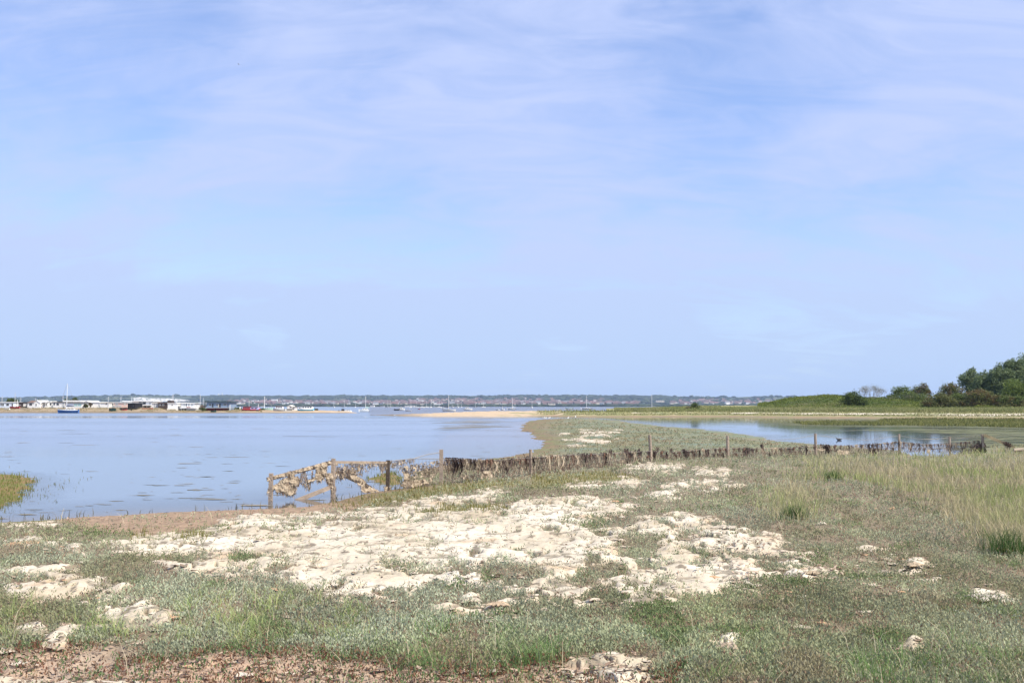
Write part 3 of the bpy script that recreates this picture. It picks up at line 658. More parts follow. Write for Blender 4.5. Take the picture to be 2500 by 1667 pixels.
# floating weed
r5 = np.random.default_rng(8)
n0 = 60000
px = r5.uniform(-260, 2700, n0); py = 1009 + 265 * r5.random(n0) ** 1.25
s, s2, X, Y = land_dist(px, py); g, s, s2, t = macro(px, py, s, s2)
fn = fbm(X * .09, Y * .05, 4, 121)
EEL = [(1060, 1025), (1120, 1004), (1200, 1002), (1230, 1008), (1180, 1025), (1150, 1040), (1080, 1052), (1050, 1045)]
EEL2 = [(1065, 1026), (1150, 1020), (1235, 1021), (1190, 1040), (1150, 1052), (1060, 1052), (1100, 1040)]
eel = sstep(sdf(EEL2, px, py, 3, 150) + 30 * fn, -20, 20)
LAG = [(1900, 1022), (2200, 1019), (2600, 1018), (2600, 1062), (2300, 1062), (2120, 1056), (2010, 1046), (1990, 1040), (1880, 1030)]
LAG2 = [(1980, 1046), (2200, 1050), (2330, 1066), (2600, 1066), (2600, 1052), (2200, 1044), (2020, 1040)]
lag = sstep(sdf(LAG, px, py, 5, 150) + 40 * fn, -10, 40); lag = np.maximum(lag, .9 * sstep(px + 120 * fn, 2290, 2420) * (py > 1022) * (py < 1100))
salt = soft(SALT, px, py, X, Y, 6, 6, 12, .12, 46)
near = sstep(s, -9, -.4)
fn2 = fbm(X * .55 / np.maximum(1, Y / 25), Y * .22 / np.maximum(1, Y / 25), 3, 122); pr = .008 + .045 * np.clip(fn2 * 3.2 - .35, 0, 1.3) * (.4 + 1.2 * near) + .62 * eel * np.clip(.55 + fn, .1, 1) + .6 * lag * np.clip(.35 + 2.2 * fn, 0, 1) + .4 * salt
a = (s < -.05) & (s2 < -.05) & (t < 0) & (r5.random(n0) < pr)
x = X[a]; y = Y[a]; n = len(x); S = 9
big_ = np.clip(eel + lag + salt, 0, 1)[a]
w = np.minimum(r5.lognormal(-3.1, .7, n), .12) * (1 + 1.4 * big_) * np.maximum(1, y / 22) ** .9
ang = np.arange(S) / S * 2 * math.pi
rad = w[:, None] * r5.uniform(.35, 1.25, (n, S)); rot = r5.normal(0, .25, n)[:, None]
V = np.zeros((n, S + 1, 3)); V[:, :S, 0] = rad * np.cos(ang + rot) * 2.6 * r5.uniform(.6, 1.6, n)[:, None]; V[:, :S, 1] = rad * np.sin(ang + rot) * .8
zz0 = r5.uniform(.004, .010, n)
V[:, :S, 2] = zz0[:, None]; V[:, S, 2] = zz0 + r5.uniform(.001, .005, n)
V[:, :, 0] += x[:, None]; V[:, :, 1] += y[:, None]
i0 = np.arange(n) * (S + 1); Fc = np.concatenate([np.stack([i0 + j, i0 + (j + 1) % S, i0 + S], 1) for j in range(S)])
cc = lerp((.13, .125, .085), (.30, .26, .19), r5.random(n)); cc = lerp(cc, (.15, .165, .06), np.clip(lag + salt, 0, 1)[a] * .75)
tag(npmesh('floating_weed', V.reshape(-1, 3), Fc, M_WEED, np.repeat(cc, S + 1, 0), kind='stuff'), 'flat olive and brown weed floating in streaks on the still water', 'weed')
# sprigs on the flooded salt marsh at the right and on the far bank
r6 = np.random.default_rng(9)
px, py, P, k = sample(90000, 1240, 2760, 1001, 1060, r6)
rr = r6.random(len(px))
a = (k['salt'] > rr * 1.05) & (k['t'] < 0.02) & (k['s'] < 0); Q = P[a]; Q[:, 2] = 0; n = len(Q)
c1_ = lerp((.15, .17, .05), (.26, .24, .09), np.clip(r6.random(n) * .6 + .5 * fbm(Q[:, 0] * .05, Q[:, 1] * .1, 2, 131) + .2, 0, 1))
A1 = blades(Q, r6.uniform(.12, .38, n), .10, .5, c1_, r6)
gsn = np.interp(px, [1180, 1300, 1400, 1480], [-.2, .3, .7, 1]) + .9 * fbm(P[:, 0] * .16, P[:, 1] * .35, 3, 91)
a = (k['t'] > np.interp(px, [1250, 1500, 2500], [.35, .3, .3])) & (gsn > .5) & (rr < np.where(np.abs(k['t'] - .6) < .12, .22, .75)); Q = P[a]; n = len(Q); tt = k['t'][a]
c2_ = lerp((.22, .235, .09), (.34, .31, .15), np.clip(r6.random(n) * .7 + .6 * fbm(Q[:, 0] * .03, Q[:, 1] * .1, 2, 132) + .1, 0, 1))
c2_ = lerp(c2_, (.22, .175, .10), sstep(tt, .62, .4) * r6.random(n))
A2 = blades(Q, r6.uniform(.15, .5, n) * np.where(tt > .7, 1.2, .6), .12, .5, c2_, r6)
J = join([A1, A2])
tag(npmesh('bank_vegetation', J[0], J[1], M_LEAF, J[2], kind='stuff'), 'low green and brown plants on the far bank and flooded lagoon edge', 'ground cover')

# ------------------------------------------------------------------ the far shore: hills, town, woods
SKY_X = [-1600, -600, 0, 60, 120, 250, 330, 400, 450, 520, 600, 700, 800, 830, 900, 1000, 1100, 1200, 1300, 1400, 1500, 1600, 1660, 1720, 1800, 1880, 1920, 2000, 2500, 4200]
SKY_Y = [978, 976, 974, 972, 970, 966.5, 964.5, 965.5, 966.5, 967.5, 968, 969.5, 969, 967.5, 967.5, 969, 968.5, 967, 967, 967.5, 968, 968, 971, 969.5, 971, 967.5, 969, 973, 976, 978]
HY = np.array([2790, 3000, 3500, 4100, 4700, 5200, 5700, 6100, 6400, 6700, 7200, 8200])
HT = np.array([0.0, .012, .03, .09, .23, .42, .66, .86, .97, 1.0, .93, .6])
def hill_z(kx, Y):
    px = 1250 + kx * F * .998
    top = (HOR - np.interp(px, SKY_X, SKY_Y)) / F * 6700 + H
    t = np.interp(Y, HY, HT)
    return top * t + 5 * fbm(kx * Y * .0016, Y * .0012, 3, 201) * sstep(t, .05, .4) + 2.2 * np.clip(t * 20, 0, 1) - .8
hk = np.linspace(-1.15, 1.25, 700); hyv = np.concatenate([np.linspace(2760, 5000, 40), np.linspace(5050, 6800, 60), np.linspace(6900, 8200, 8)])
kk, yy = np.meshgrid(hk, hyv); zh = hill_z(kk, yy)
X, Y = kk * yy, yy
v = fbm(X * .0011, Y * .0007, 4, 211); v2 = fbm(X * .004, Y * .002, 3, 212)
fld = np.floor(X / 260 + fbm(X * .002, Y * .002, 2, 213) * 1.2) + 13 * np.floor(Y / 330 + fbm(X * .002 + 5, Y * .002, 2, 214)); fr_ = (np.abs(np.sin(fld * 12.9898)) * 43758.5453) % 1
hc = lerp((.085, .11, .05), (.15, .17, .075), fr_)
hc = lerp(hc, (.24, .21, .12), (fr_ > .86) * 1.0)
hc = lerp(hc * .72, (.03, .048, .026), sstep(v + .4 * v2, -.08, .15))
town = sstep(fbm(X * .0016, Y * .001, 2, 215) + .15, 0, .3) * sstep(yy, 5400, 4800)
hc = lerp(hc, (.13, .115, .105), town * .6)
hc = lerp(hc, (.26, .24, .19), sstep(yy, 2860, 2800))
npmesh('hills', np.stack([X, Y, zh], -1).reshape(-1, 3), grid_faces(len(hyv), len(hk)), M_HILL, hc.reshape(-1, 3), kind='structure', smooth=True)
def on_hill(px, py):
    """where the line of sight through a map point meets the hillside"""
    kx, kz = ray(px, py); ys = np.linspace(2800, 6690, 400)
    z = hill_z(kx[:, None], ys[None, :]); d = z - (H + kz[:, None] * ys[None, :])
    i = np.argmax(d > 0, 1); ok = (d > 0).any(1); i = np.where(ok, i, 399)
    Y = ys[i]; return kx * Y, Y, hill_z(kx, Y)
# chalk quarry face cut into the hill
r7 = np.random.default_rng(12)
qx = np.linspace(326, 463, 110); top = np.interp(qx, [326, 340, 352, 375, 400, 430, 450, 463], [971, 969.5, 970, 972, 971.5, 973, 975, 977.5])
bot = np.interp(qx, [326, 360, 400, 430, 463], [977.5, 979.5, 980.5, 981, 978.2])
rows = 12; V = []; C = []
for j in range(rows):
    tt = j / (rows - 1); py_ = bot + (top - bot) * tt; Yq = 4820 + 330 * tt + 70 * fbm(qx * .09, qx * 0 + tt * 2.2, 3, 221)
    kx, kz = ray(qx, py_); V.append(np.stack([kx * Yq, Yq, H + kz * Yq], 1))
    w = .5 + 1.3 * fbm(qx * .13 + tt * 1.5, qx * 0 + tt * 3.4, 3, 222); C.append(lerp((.62, .59, .53), (.16, .18, .13), sstep(w, .45, .85)))
npmesh('chalk_cliff', np.concatenate(V), grid_faces(rows, len(qx)), M_HILL, np.concatenate(C), kind='structure')
# woods: rounded crowns by the thousand on the hill and along the far shore
ico = None
def icosphere(sub):
    t_ = (1 + 5 ** .5) / 2
    v = np.array([(-1, t_, 0), (1, t_, 0), (-1, -t_, 0), (1, -t_, 0), (0, -1, t_), (0, 1, t_), (0, -1, -t_), (0, 1, -t_), (t_, 0, -1), (t_, 0, 1), (-t_, 0, -1), (-t_, 0, 1)], float)
    f = [(0, 11, 5), (0, 5, 1), (0, 1, 7), (0, 7, 10), (0, 10, 11), (1, 5, 9), (5, 11, 4), (11, 10, 2), (10, 7, 6), (7, 1, 8), (3, 9, 4), (3, 4, 2), (3, 2, 6), (3, 6, 8), (3, 8, 9), (4, 9, 5), (2, 4, 11), (6, 2, 10), (8, 6, 7), (9, 8, 1)]
    v = [q / np.linalg.norm(q) for q in v]
    for _ in range(sub):
        nf = []; cache = {}
        def mid(a, b):
            k = (min(a, b), max(a, b))
            if k not in cache: q = v[a] + v[b]; v.append(q / np.linalg.norm(q)); cache[k] = len(v) - 1
            return cache[k]
        for a, b, c in f:
            x, y, z = mid(a, b), mid(b, c), mid(c, a); nf += [(a, x, z), (b, y, x), (c, z, y), (x, y, z)]
        f = nf
    return np.array(v), np.array(f)
IV, IF = icosphere(1)
def blobs(C, S, cols, rg, rough=.22):
    n = len(C); V = IV[None] * (1 + rg.normal(0, rough, (n, len(IV), 1))) * S[:, None, :] + C[:, None, :]
    return V.reshape(-1, 3), (IF[None] + (np.arange(n) * len(IV))[:, None, None]).reshape(-1, 3), np.repeat(cols, len(IV), 0)
n0 = 13000; px = r7.uniform(-500, 2050, n0)
py = np.where(r7.random(n0) < .30, np.interp(px, SKY_X, SKY_Y) + np.abs(r7.normal(0, 2.2, n0)), np.where(r7.random(n0) < .16, 992.3 - 3.0 * r7.random(n0) ** 1.4, 990 - 22 * r7.random(n0) ** .75))
X, Y, Z = on_hill(px, py); v = fbm(X * .0011, Y * .0007, 4, 211); v2 = fbm(X * .004, Y * .002, 3, 212)
twn = sstep(fbm(px * .012, py * .09, 3, 231) + np.interp(px, [500, 640, 900, 1000, 1480, 1700, 1850], [-.2, .15, .1, .2, .2, .15, -.1]) + np.interp(py, [970, 976, 990, 992], [-.6, -.05, .1, -.6]), -.1, .2)
keep = ((v + .4 * v2 > -.03) & (r7.random(n0) > .55 * twn)) | (r7.random(n0) < .12) | (py > 990.2)
keep &= ~((px > 322) & (px < 466) & (py > 968) & (py < 982))
X, Y, Z = X[keep], Y[keep], Z[keep]; n = len(X); sz = r7.uniform(7, 16, n)
S = np.stack([sz * r7.uniform(.8, 1.6, n), sz, sz * r7.uniform(.28, .5, n) * np.interp(Y, [2800, 4000, 6000], [.62, .85, 1.15])], 1)
cw = lerp((.018, .032, .018), (.055, .072, .034), r7.random(n))
vv, ff, cc = blobs(np.stack([X, Y, Z + S[:, 2] * .45], 1), S, cw, r7)
tag(npmesh('distant_woodland', vv, ff, M_HILL, cc, kind='stuff'), 'dark hazy woods covering the ridge and lining the far harbour shore', 'woodland')

# houses of the town across the water: 300 of their own, the smallest remainder as one mass
def town_house(name, L_, D, hw, hr, mw, mr):
    b = MB(); b.box(-L_ / 2, L_ / 2, -D / 2, D / 2, -3, hw, 0)
    e = .5
    b.add([(-L_ / 2 - e, -D / 2 - e, hw + .02), (L_ / 2 + e, -D / 2 - e, hw + .02), (L_ / 2 + e, D / 2 + e, hw + .02), (-L_ / 2 - e, D / 2 + e, hw + .02), (-L_ / 2 - e, 0, hw + hr), (L_ / 2 + e, 0, hw + hr)],
          [(0, 1, 5, 4), (2, 3, 4, 5), (1, 2, 5), (3, 0, 4), (3, 2, 1, 0)], 1)
    return b
TILE = mat('red_tile_roof', (.19, .115, .10), .9, .15, .1); TILE2 = mat('brown_tile_roof', (.14, .10, .09), .9, .15, .1); SLT = mat('grey_slate_roof', (.20, .20, .21), .9, .1, .1)
HW = mat('town_white_render', (.78, .76, .71), .8, .05, .1); HB = mat('town_brick', (.25, .16, .135), .9, .1, .1); HC = mat('town_cream_render', (.66, .57, .46), .8, .05, .1)
kinds = [('white walled town house with a red tiled roof on the distant hillside', 13, 9, 5, 4, HW, TILE), ('white walled town house with a grey roof on the distant hillside', 15, 9, 6, 3.5, HW, SLT),
         ('brick town house with a brown tiled roof on the distant hillside', 14, 9, 5, 4.5, HB, TILE2), ('brick town house with a red tiled roof on the distant hillside', 18, 9, 5, 4, HB, TILE),
         ('cream town house with a brown roof on the distant hillside', 16, 10, 5.5, 4, HC, TILE2)]
BANDS = [(1000, 1480, 974, 990, 140), (690, 1000, 979, 989, 75), (560, 700, 976, 988, 30), (1480, 1560, 981, 990, 26), (1640, 1840, 976, 988, 42), (1820, 1990, 975, 987, 24), (1180, 1300, 980, 989, 40), (940, 1010, 984, 990, 16)]
pts = []
for x0, x1, y0, y1, cnt in BANDS:
    for _ in range(int(cnt * 2.4)):
        rx_ = random.random(); pts.append((x0 + (x1 - x0) * rx_, y0 + (y1 - y0) * random.random() ** .8))
random.shuffle(pts); pts = np.array(pts); X, Y, Z = on_hill(pts[:, 0], pts[:, 1])
order = np.argsort(Y); near = set(order[:300].tolist()); protos = []
for lab, *a in kinds:
    pass
meshes = [town_house('town_house', *a[:4], *a[4:]).build('town_house', [a[4], a[5]]) for lab, *a in kinds]
used = [False] * len(kinds); rest = []
for i in range(len(pts)):
    q = i % 5 if random.random() < .8 else 0
    if i in near:
        if used[q]: o = meshes[q].copy(); COL.objects.link(o)
        else: o = meshes[q]; used[q] = True
        s_ = random.uniform(1.0, 1.5); o.location = (X[i], Y[i], Z[i]); o.rotation_euler = (0, 0, random.choice((0, 0, R(90), R(20), R(-25)))); o.scale = (s_, s_, s_ * random.uniform(.95, 1.2))
        tag(o, kinds[q][0], 'house', 'houses of the town across the harbour')
    else: rest.append(i)
b = MB()
for i in rest:
    q = kinds[i % 5]; L_, D, hw, hr = q[1:5]; x, y, z = X[i], Y[i], Z[i]
    b.box(x - L_ / 2, x + L_ / 2, y - D / 2, y + D / 2, z - 3, z + hw, (0, 0, 1, 1, 2)[i % 5])
    b.add([(x - L_ / 2, y - D / 2, z + hw + .02), (x + L_ / 2, y - D / 2, z + hw + .02), (x + L_ / 2, y + D / 2, z + hw + .02), (x - L_ / 2, y + D / 2, z + hw + .02), (x - L_ / 2, y, z + hw + hr), (x + L_ / 2, y, z + hw + hr)],
          [(0, 1, 5, 4), (2, 3, 4, 5), (1, 2, 5), (3, 0, 4)], 3 + i % 2)
tag(b.build('distant_town', [HW, HB, HC, TILE, TILE2]), 'hazy rows of small houses higher up the far hillside', 'town', kind='stuff')
# a few large pale blocks that stand out in the town
def block(px0, px1, py0, py1, Y, lab, m=HW):
    x0, _, z1 = at(px0, py0, Y); x1, _, z0 = at(px1, py1, Y); b = MB(); t = thing('town_building', lab, 'building', ((x0 + x1) / 2, Y, z0), group='large pale buildings in the distant town')
    w = x1 - x0; b.box(-w / 2, w / 2, 0, 18, -4, z1 - z0); b.build('wall', m, t)
    r_ = MB(); r_.box(-w / 2 - .6, w / 2 + .6, -.6, 18.6, z1 - z0 + .01, z1 - z0 + 1.2); r_.build('roof', SLT, t)
    wb = MB()
    for i in range(max(2, int(w / 9))): xx = -w / 2 + (i + .5) * w / max(2, int(w / 9)); wb.box(xx - 1.6, xx + 1.6, -.25, -.05, (z1 - z0) * .35, (z1 - z0) * .7)
    wb.build('window_band', M_GLASS, t)
for a in [(688, 702, 982, 987, 3650, 'long white building behind the red cabin boat across the water'), (711, 722, 984.5, 987.5, 3700, 'low white building right of the long white one across the water'),
          (614, 630, 976.5, 979, 4500, 'low white factory on the hillside above the red houseboat'), (662, 676, 974, 976, 4700, 'small white block high on the hillside left of the blue boat'),
          (904, 913, 989, 992, 2850, 'small white waterfront building right of the white sailing boat'), (929, 937, 991, 993.3, 2820, 'square white tower block at the edge of the far water'),
          (988, 1012, 990, 991.6, 2850, 'long low white sheds on the far waterfront'), (1289, 1310, 985.5, 988.5, 3300, 'long white building on the shore below the hillside town'),
          (1602, 1622, 977, 979.5, 4600, 'pale cream glasshouse block above the tilted mast'), (1338, 1356, 984, 987, 3400, 'cream terrace near the far shore')]:
    block(*a, HC if 'cream' in a[5] else HW)
# landmarks on the ridge
x, y, z = at(542.5, 967, 6650); t = thing('ridge_tower', 'slim white tower on the ridge above the blue-grey house', 'tower', (x, y, z))
b = MB(); b.tube([(0, 0, -4), (0, 0, 9), (0, 0, 20)], [5, 3.2, 2.6], 8); b.build('shaft', HW, t); b = MB(); b.box(-5, 5, -5, 5, 20.1, 21.2); b.tube([(0, 0, 21.3), (0, 0, 27)], .5, 5); b.build('platform', HW, t)
x, y, z = at(533.5, 966.5, 6650); t = thing('radar_dome', 'white radar dome left of the ridge tower', 'radar dome', (x, y, z))
b = MB(); b.tube([(0, 0, -4), (0, 0, 5)], 2.5, 8); b.build('pedestal', HW, t)
vv = IV * 6 + np.array([0, 0, 9.5]); b = MB(); b.add(vv, [tuple(q) for q in IF]); b.build('dome', HW, t, True)
for px_, py0, py1, lab in [(630.5, 960.5, 967, 'thin lattice mast on the ridge above the red houseboat'), (841.5, 961.5, 966.5, 'thin mast on the ridge, left one of a pair'), (857, 961, 966.5, 'thin mast on the ridge, right one of a pair'), (1070, 960.5, 967, 'thin mast on the ridge left of the tall white yacht mast')]:
    x, y, z = at(px_, py1, 6600); z2 = at(px_, py0, 6600)[2]
    b = MB(); b.tube([(0, 0, -6), (0, 0, z2 - z)], [1.3, .7], 4)
    for q in (.5, .8): b.box(-2.2, 2.2, -.4, .4, (z2 - z) * q, (z2 - z) * q + .8)
    o = b.build('radio_mast', mat('grey_lattice', (.3, .32, .35), .7)); o.location = (x, y, z); tag(o, lab, 'mast', 'masts on the far ridge')

# ------------------------------------------------------------------ the near spit at the left with its houseboats
LS_X = [-2600, -900, 0, 300, 388, 406, 440, 500, 560, 575, 600, 640, 700, 760, 800, 850, 874]
LS_H = [1.75, 1.75, 1.75, 1.7, 1.66, 1.05, .95, .82, .75, 1.2, 1.15, .95, .85, .85, .72, .5, -.05]
LS_D = [140, 140, 130, 120, 115, 114, 112, 110, 90, 80, 70, 60, 55, 46, 36, 22, 8]
lpx = np.concatenate([np.linspace(-2600, -60, 60), np.arange(-50, 880, 2.0)]); ts = np.array([-.12, 0, .02, .05, .09, .13, .18, .25, .5, .8, .93, 1.0])
prof = np.array([-.5, 0, .16, .40, .60, .80, .95, 1.0, 1.0, .95, .5, -.6])
V = []; C = []
hh = np.interp(lpx, LS_X, LS_H); dd = np.interp(lpx, LS_X, LS_D)
for j, tt in enumerate(ts):
    Yl = 329 + np.interp(lpx, [-2600, 870], [0, 0]) + tt * dd; kx = ray(lpx, HOR)[0]; X = kx * Yl
    n_ = fbm(X * .25, Yl * .12, 3, 301); n2_ = fbm(X * .9, Yl * .4, 3, 302)
    V.append(np.stack([X + 0, Yl + 1.2 * n_, hh * prof[j] * (1 + .12 * n_) + .06 * n2_], 1))
    c = lerp((.30, .24, .15), (.42, .32, .20), np.clip(.5 + n2_ * 1.2, 0, 1)); c = lerp(c, (.20, .18, .085), np.clip(.15 + 1.6 * n_, 0, 1) * (.06 < tt < .3))
    c = lerp(c, (.60, .45, .29), np.interp(lpx, [550, 600, 700, 760], [.25, .5, .75, 1]) * (tt > .01))
    if tt <= .02: c = lerp(c, (.22, .17, .11), np.full(lpx.shape, .7))
    c = c * .75
    C.append(c)
npmesh('houseboat_spit', np.concatenate(V), grid_faces(len(ts), len(lpx)), M_FARLAND, np.concatenate(C), kind='structure', smooth=True)
def spit_z(px_, Y):
    h_ = np.interp(px_, LS_X, LS_H); d_ = np.interp(px_, LS_X, LS_D); return float(h_ * np.interp((Y - 329) / d_, ts, prof))
# shore plants on the spit
r8 = np.random.default_rng(14); n = 9000
px = r8.uniform(-300, 640, n); Yl = 329 + r8.uniform(.03, .20, n) * np.interp(px, LS_X, LS_D)
kx = ray(px, HOR)[0]; X = kx * Yl; a = (fbm(X * .2, Yl * .15, 3, 303) > -.05); X, Yl, px = X[a], Yl[a], px[a]
Z = np.array([spit_z(p_, y_) for p_, y_ in zip(px, Yl)])
v, f, c = blades(np.stack([X, Yl, Z - .05], 1), r8.uniform(.15, .5, len(X)), .12, .6, lerp((.20, .20, .08), (.36, .29, .16), r8.random(len(X))), r8)
tag(npmesh('shore_plants', v, f, M_LEAF, c, kind='stuff'), 'brown and green shore plants on the bank below the houseboats', 'ground cover')

HG = 'waterside homes on the far spit'
def home(label, px0, px1, ytop, ybase, Y, wall, roof, kind='flat', depth=6.0, wins=(), doors=(), name='waterside_house', over=.25, roof_h=.22, cat='house', extra=None):
    """a bungalow or houseboat home; wins: (px0, px1, py0, py1[, glass])"""
    x0, _, zb = at(px0, ybase, Y); x1, _, zt = at(px1, ytop, Y); zg = spit_z((px0 + px1) / 2, Y)
    zb = min(zb, zg + .05); w = x1 - x0; h_ = zt - zg; cx = (x0 + x1) / 2
    t = thing(name, label, cat, (cx, Y, zg), 0, HG)
    if kind == 'flat':
        b = MB(); b.box(-w / 2, w / 2, 0, depth, -.6, h_ - roof_h); b.build('wall', wall, t)
        b = MB(); b.box(-w / 2 - over, w / 2 + over, -over, depth + over, h_ - roof_h + .003, h_); b.build('roof', roof, t); wt = h_ - roof_h
    elif kind == 'gable_front':      # gable towards the water
        wt = h_ * .68; b = MB()
        b.add([(-w / 2, 0, -.6), (w / 2, 0, -.6), (w / 2, 0, wt), (0, 0, h_ - .12), (-w / 2, 0, wt), (-w / 2, depth, -.6), (w / 2, depth, -.6), (w / 2, depth, wt), (0, depth, h_ - .12), (-w / 2, depth, wt)],
              [(0, 1, 2, 3, 4), (9, 8, 7, 6, 5), (1, 6, 7, 2), (5, 0, 4, 9), (5, 6, 1, 0)]); b.build('wall', wall, t)
        b = MB(); e = .2; d1 = Vector((w / 2 + e, 0, -(h_ - wt) * (1 + 2 * e / w)))
        for s_ in (-1, 1):
            A = [(0, -e, h_), (s_ * (w / 2 + e), -e, wt + .12 - e * (h_ - wt) / (w / 2)), (s_ * (w / 2 + e), depth + e, wt + .12 - e * (h_ - wt) / (w / 2)), (0, depth + e, h_)]
            B_ = [(p[0], p[1], p[2] - .10) for p in A]; b.add(A + B_, [(0, 1, 2, 3), (7, 6, 5, 4), (0, 4, 5, 1), (1, 5, 6, 2), (2, 6, 7, 3)])
        b.build('roof', roof, t)
    else:                            # ridge along the water
        wt = h_ * .70; b = MB(); b.box(-w / 2, w / 2, 0, depth, -.6, wt); b.build('wall', wall, t)
        b = MB(); e = over
        b.add([(-w / 2 - e, -e, wt + .003), (w / 2 + e, -e, wt + .003), (w / 2 + e, depth + e, wt + .003), (-w / 2 - e, depth + e, wt + .003), (-w / 2 - e, depth / 2, h_), (w / 2 + e, depth / 2, h_)],
              [(0, 1, 5, 4), (2, 3, 4, 5), (1, 2, 5), (3, 0, 4), (3, 2, 1, 0)]); b.build('roof', roof, t)
    def lz(py_): return at(0, py_, Y)[2] - zg
    def lx(px_): return at(px_, HOR, Y)[0] - cx
    for q in wins:
        a0, a1, b0, b1 = q[:4]; g = q[4] if len(q) > 4 else M_GLASS
        xa, xb, z1, z0 = lx(a0), lx(a1), lz(b0), lz(b1); z0 = max(z0, .15); z1 = max(z1, z0 + .3)
        b = MB(); e = .06
        b.box(xa - e, xb + e, -.07, -.003, z1, z1 + e); b.box(xa - e, xb + e, -.07, -.003, z0 - e, z0); b.box(xa - e, xa, -.07, -.003, z0 + .001, z1 - .001); b.box(xb, xb + e, -.07, -.003, z0 + .001, z1 - .001)
        nm = max(1, int(round((xb - xa) / .9)))
        for i in range(1, nm): xm = xa + (xb - xa) * i / nm; b.box(xm - .03, xm + .03, -.066, -.004, z0 + .002, z1 - .002)
        fr_ = b.build('window', WHITE, t); b = MB(); b.box(xa + .001, xb - .001, -.035, -.005, z0 + .003, z1 - .003); b.build('pane', g, fr_)
    for q in doors:
        a0, a1, b0, b1, m_ = q; xa, xb, z1, z0 = lx(a0), lx(a1), lz(b0), lz(b1)
        b = MB(); b.box(xa, xb, -.06, -.004, max(z0, 0.02), z1); d_ = b.build('door', m_, t)
        b = MB(); b.box(xb - .14, xb - .06, -.10, -.062, (z0 + z1) / 2 - .05, (z0 + z1) / 2 + .05); b.build('handle', ALU, d_)
    if extra: extra(t, lx, lz)
    return t
def prop(name, m, boxes):
    """part builder: boxes given in photo rows and columns on the home's front, with depth from / to in metres"""
    def go(t, lx, lz):
        b = MB()
        for a0, a1, b0, b1, y0, y1 in boxes: b.box(lx(a0), lx(a1), y0, y1, lz(b1), lz(b0))
        b.build(name, m, t)
    return go
def both(*fs):
    def go(t, lx, lz):
        for f_ in fs: f_(t, lx, lz)
    return go
home('pale blue flat-roofed bungalow at the left edge of the spit', -4, 32.5, 981, 994.8, 352, PALEBLUE, WHITE, wins=[(1, 4.5, 984.5, 990), (5.5, 9.5, 984.5, 990.5), (15.5, 22, 985, 990)], doors=[(29, 31.5, 984.5, 992.5, DKWOOD)])
home('dark brown bungalow with pale window bays beside the pale blue one', 33.5, 66, 981.6, 995, 354, DKWOOD, DKWOOD, wins=[(35.5, 39, 984, 990.5, CREAM), (40, 45.5, 984, 991, CREAM), (57.5, 60.5, 985, 991.5, CREAM), (61.5, 64.5, 985, 991.5, CREAM)])
home('white bungalow with a brown hipped roof behind the gabled wing', 66.5, 86, 977.5, 994.8, 353, WHITE, BRNROOF, 'ridge', wins=[(71.5, 78.5, 984, 989.5)], depth=7)
home('white gabled cottage wing facing the water', 83, 97.5, 976.8, 995, 350.5, WHITE, WHITE, 'gable_front', depth=8, wins=[(87, 89.5, 985, 991)])
home('white flat-roofed home with a shaded veranda and red planters', 97.8, 118, 979, 994.6, 353.4, WHITE, WHITE, wins=[(102, 106, 983.5, 989.5), (110, 114.5, 984, 990)], extra=both(prop('veranda_post', WHITE, [(107.6, 108.3, 982, 994, -1.6, -1.45), (101, 101.6, 982, 994, -1.6, -1.45), (116, 116.6, 982, 994, -1.6, -1.45)]), prop('veranda_roof', WHITE, [(100.5, 117, 980.6, 981.6, -1.8, -.3)]), prop('planter', RED, [(103, 107, 991.8, 993.8, -2.0, -1.7)])))
home('small white home with two windows left of the dark-edged one', 118.6, 128.5, 981, 994, 354.6, WHITE, CREAM, wins=[(120.5, 125.5, 984, 989)])
home('white home with a dark roof edge and three windows', 128.8, 156.5, 980.6, 994.8, 352.6, WHITE, DKWOOD, wins=[(130.5, 134.5, 983.5, 988.5), (138, 144, 984, 989), (152, 156, 984, 991, GREYP)])
home('large white hall roof rising behind the glazed house', 155, 196, 977.2, 990, 372, WHITE, WHITE, 'flat', roof_h=.5, depth=9, wins=[(160, 164, 982, 985)])
home('long low house with a glazed teal front and grey roof', 157.5, 201, 981.4, 995.6, 350, WHITE, GREYROOF, depth=8, over=.4, wins=[(161.5, 169.5, 985, 991.5, PALEBLUE), (171, 179.5, 985, 991.5, PALEBLUE), (181, 189, 985, 991.5, TEAL), (190, 198.5, 985, 991.5, TEAL)])
home('white shed with a shallow gable behind the dark bush', 199, 223, 978, 990, 366, WHITE, WHITE, 'gable_front', depth=10, wins=[(205, 209, 983, 986)])
home('white boathouse with a sloping front right of the bushes', 220, 244, 980.8, 994.4, 356, WHITE, WHITE, wins=[(223, 227, 985, 988)], doors=[(241, 243.4, 984, 992, GREYP)])
home('white cabin with a dark glazed door behind the green hull', 244.6, 265.5, 981.8, 994.2, 353.2, WHITE, CREAM, wins=[(258, 261.5, 983, 987)], doors=[(265.6 - 2.2, 265.2, 983, 991, M_GLASS)])
home('narrow dark glazed porch between the white cabin and the pink home', 266, 277.4, 982.4, 993.5, 356.4, CREAM, WHITE, wins=[(266.8, 270.5, 983.8, 990.5), (272, 276.5, 983.8, 990.5)])
home('pinkish cream home with a grey slatted fence in front', 278, 311, 981.6, 994.6, 354, PINK, WHITE, wins=[(282, 288, 984, 988, GREYP), (303, 307, 983.5, 988, CREAM)], extra=prop('slatted_fence', GREYP, [(279 + 1.15 * i, 279.7 + 1.15 * i, 989.5, 994.5, -1.9, -1.8) for i in range(20)]))
home('black open boatshed with a dark slipway under it', 311.5, 329.5, 983.2, 996, 346.5, BLACK, GREYROOF, depth=7, doors=[(313, 327.5, 985, 994.5, BLACK)], extra=prop('slipway', BLACK, [(308.5, 336, 995.5, 1000.4, -6, -1), (337, 345.5, 996, 1001, -5.5, -1)]))  # the black door panel paints the shade inside the shed's open front
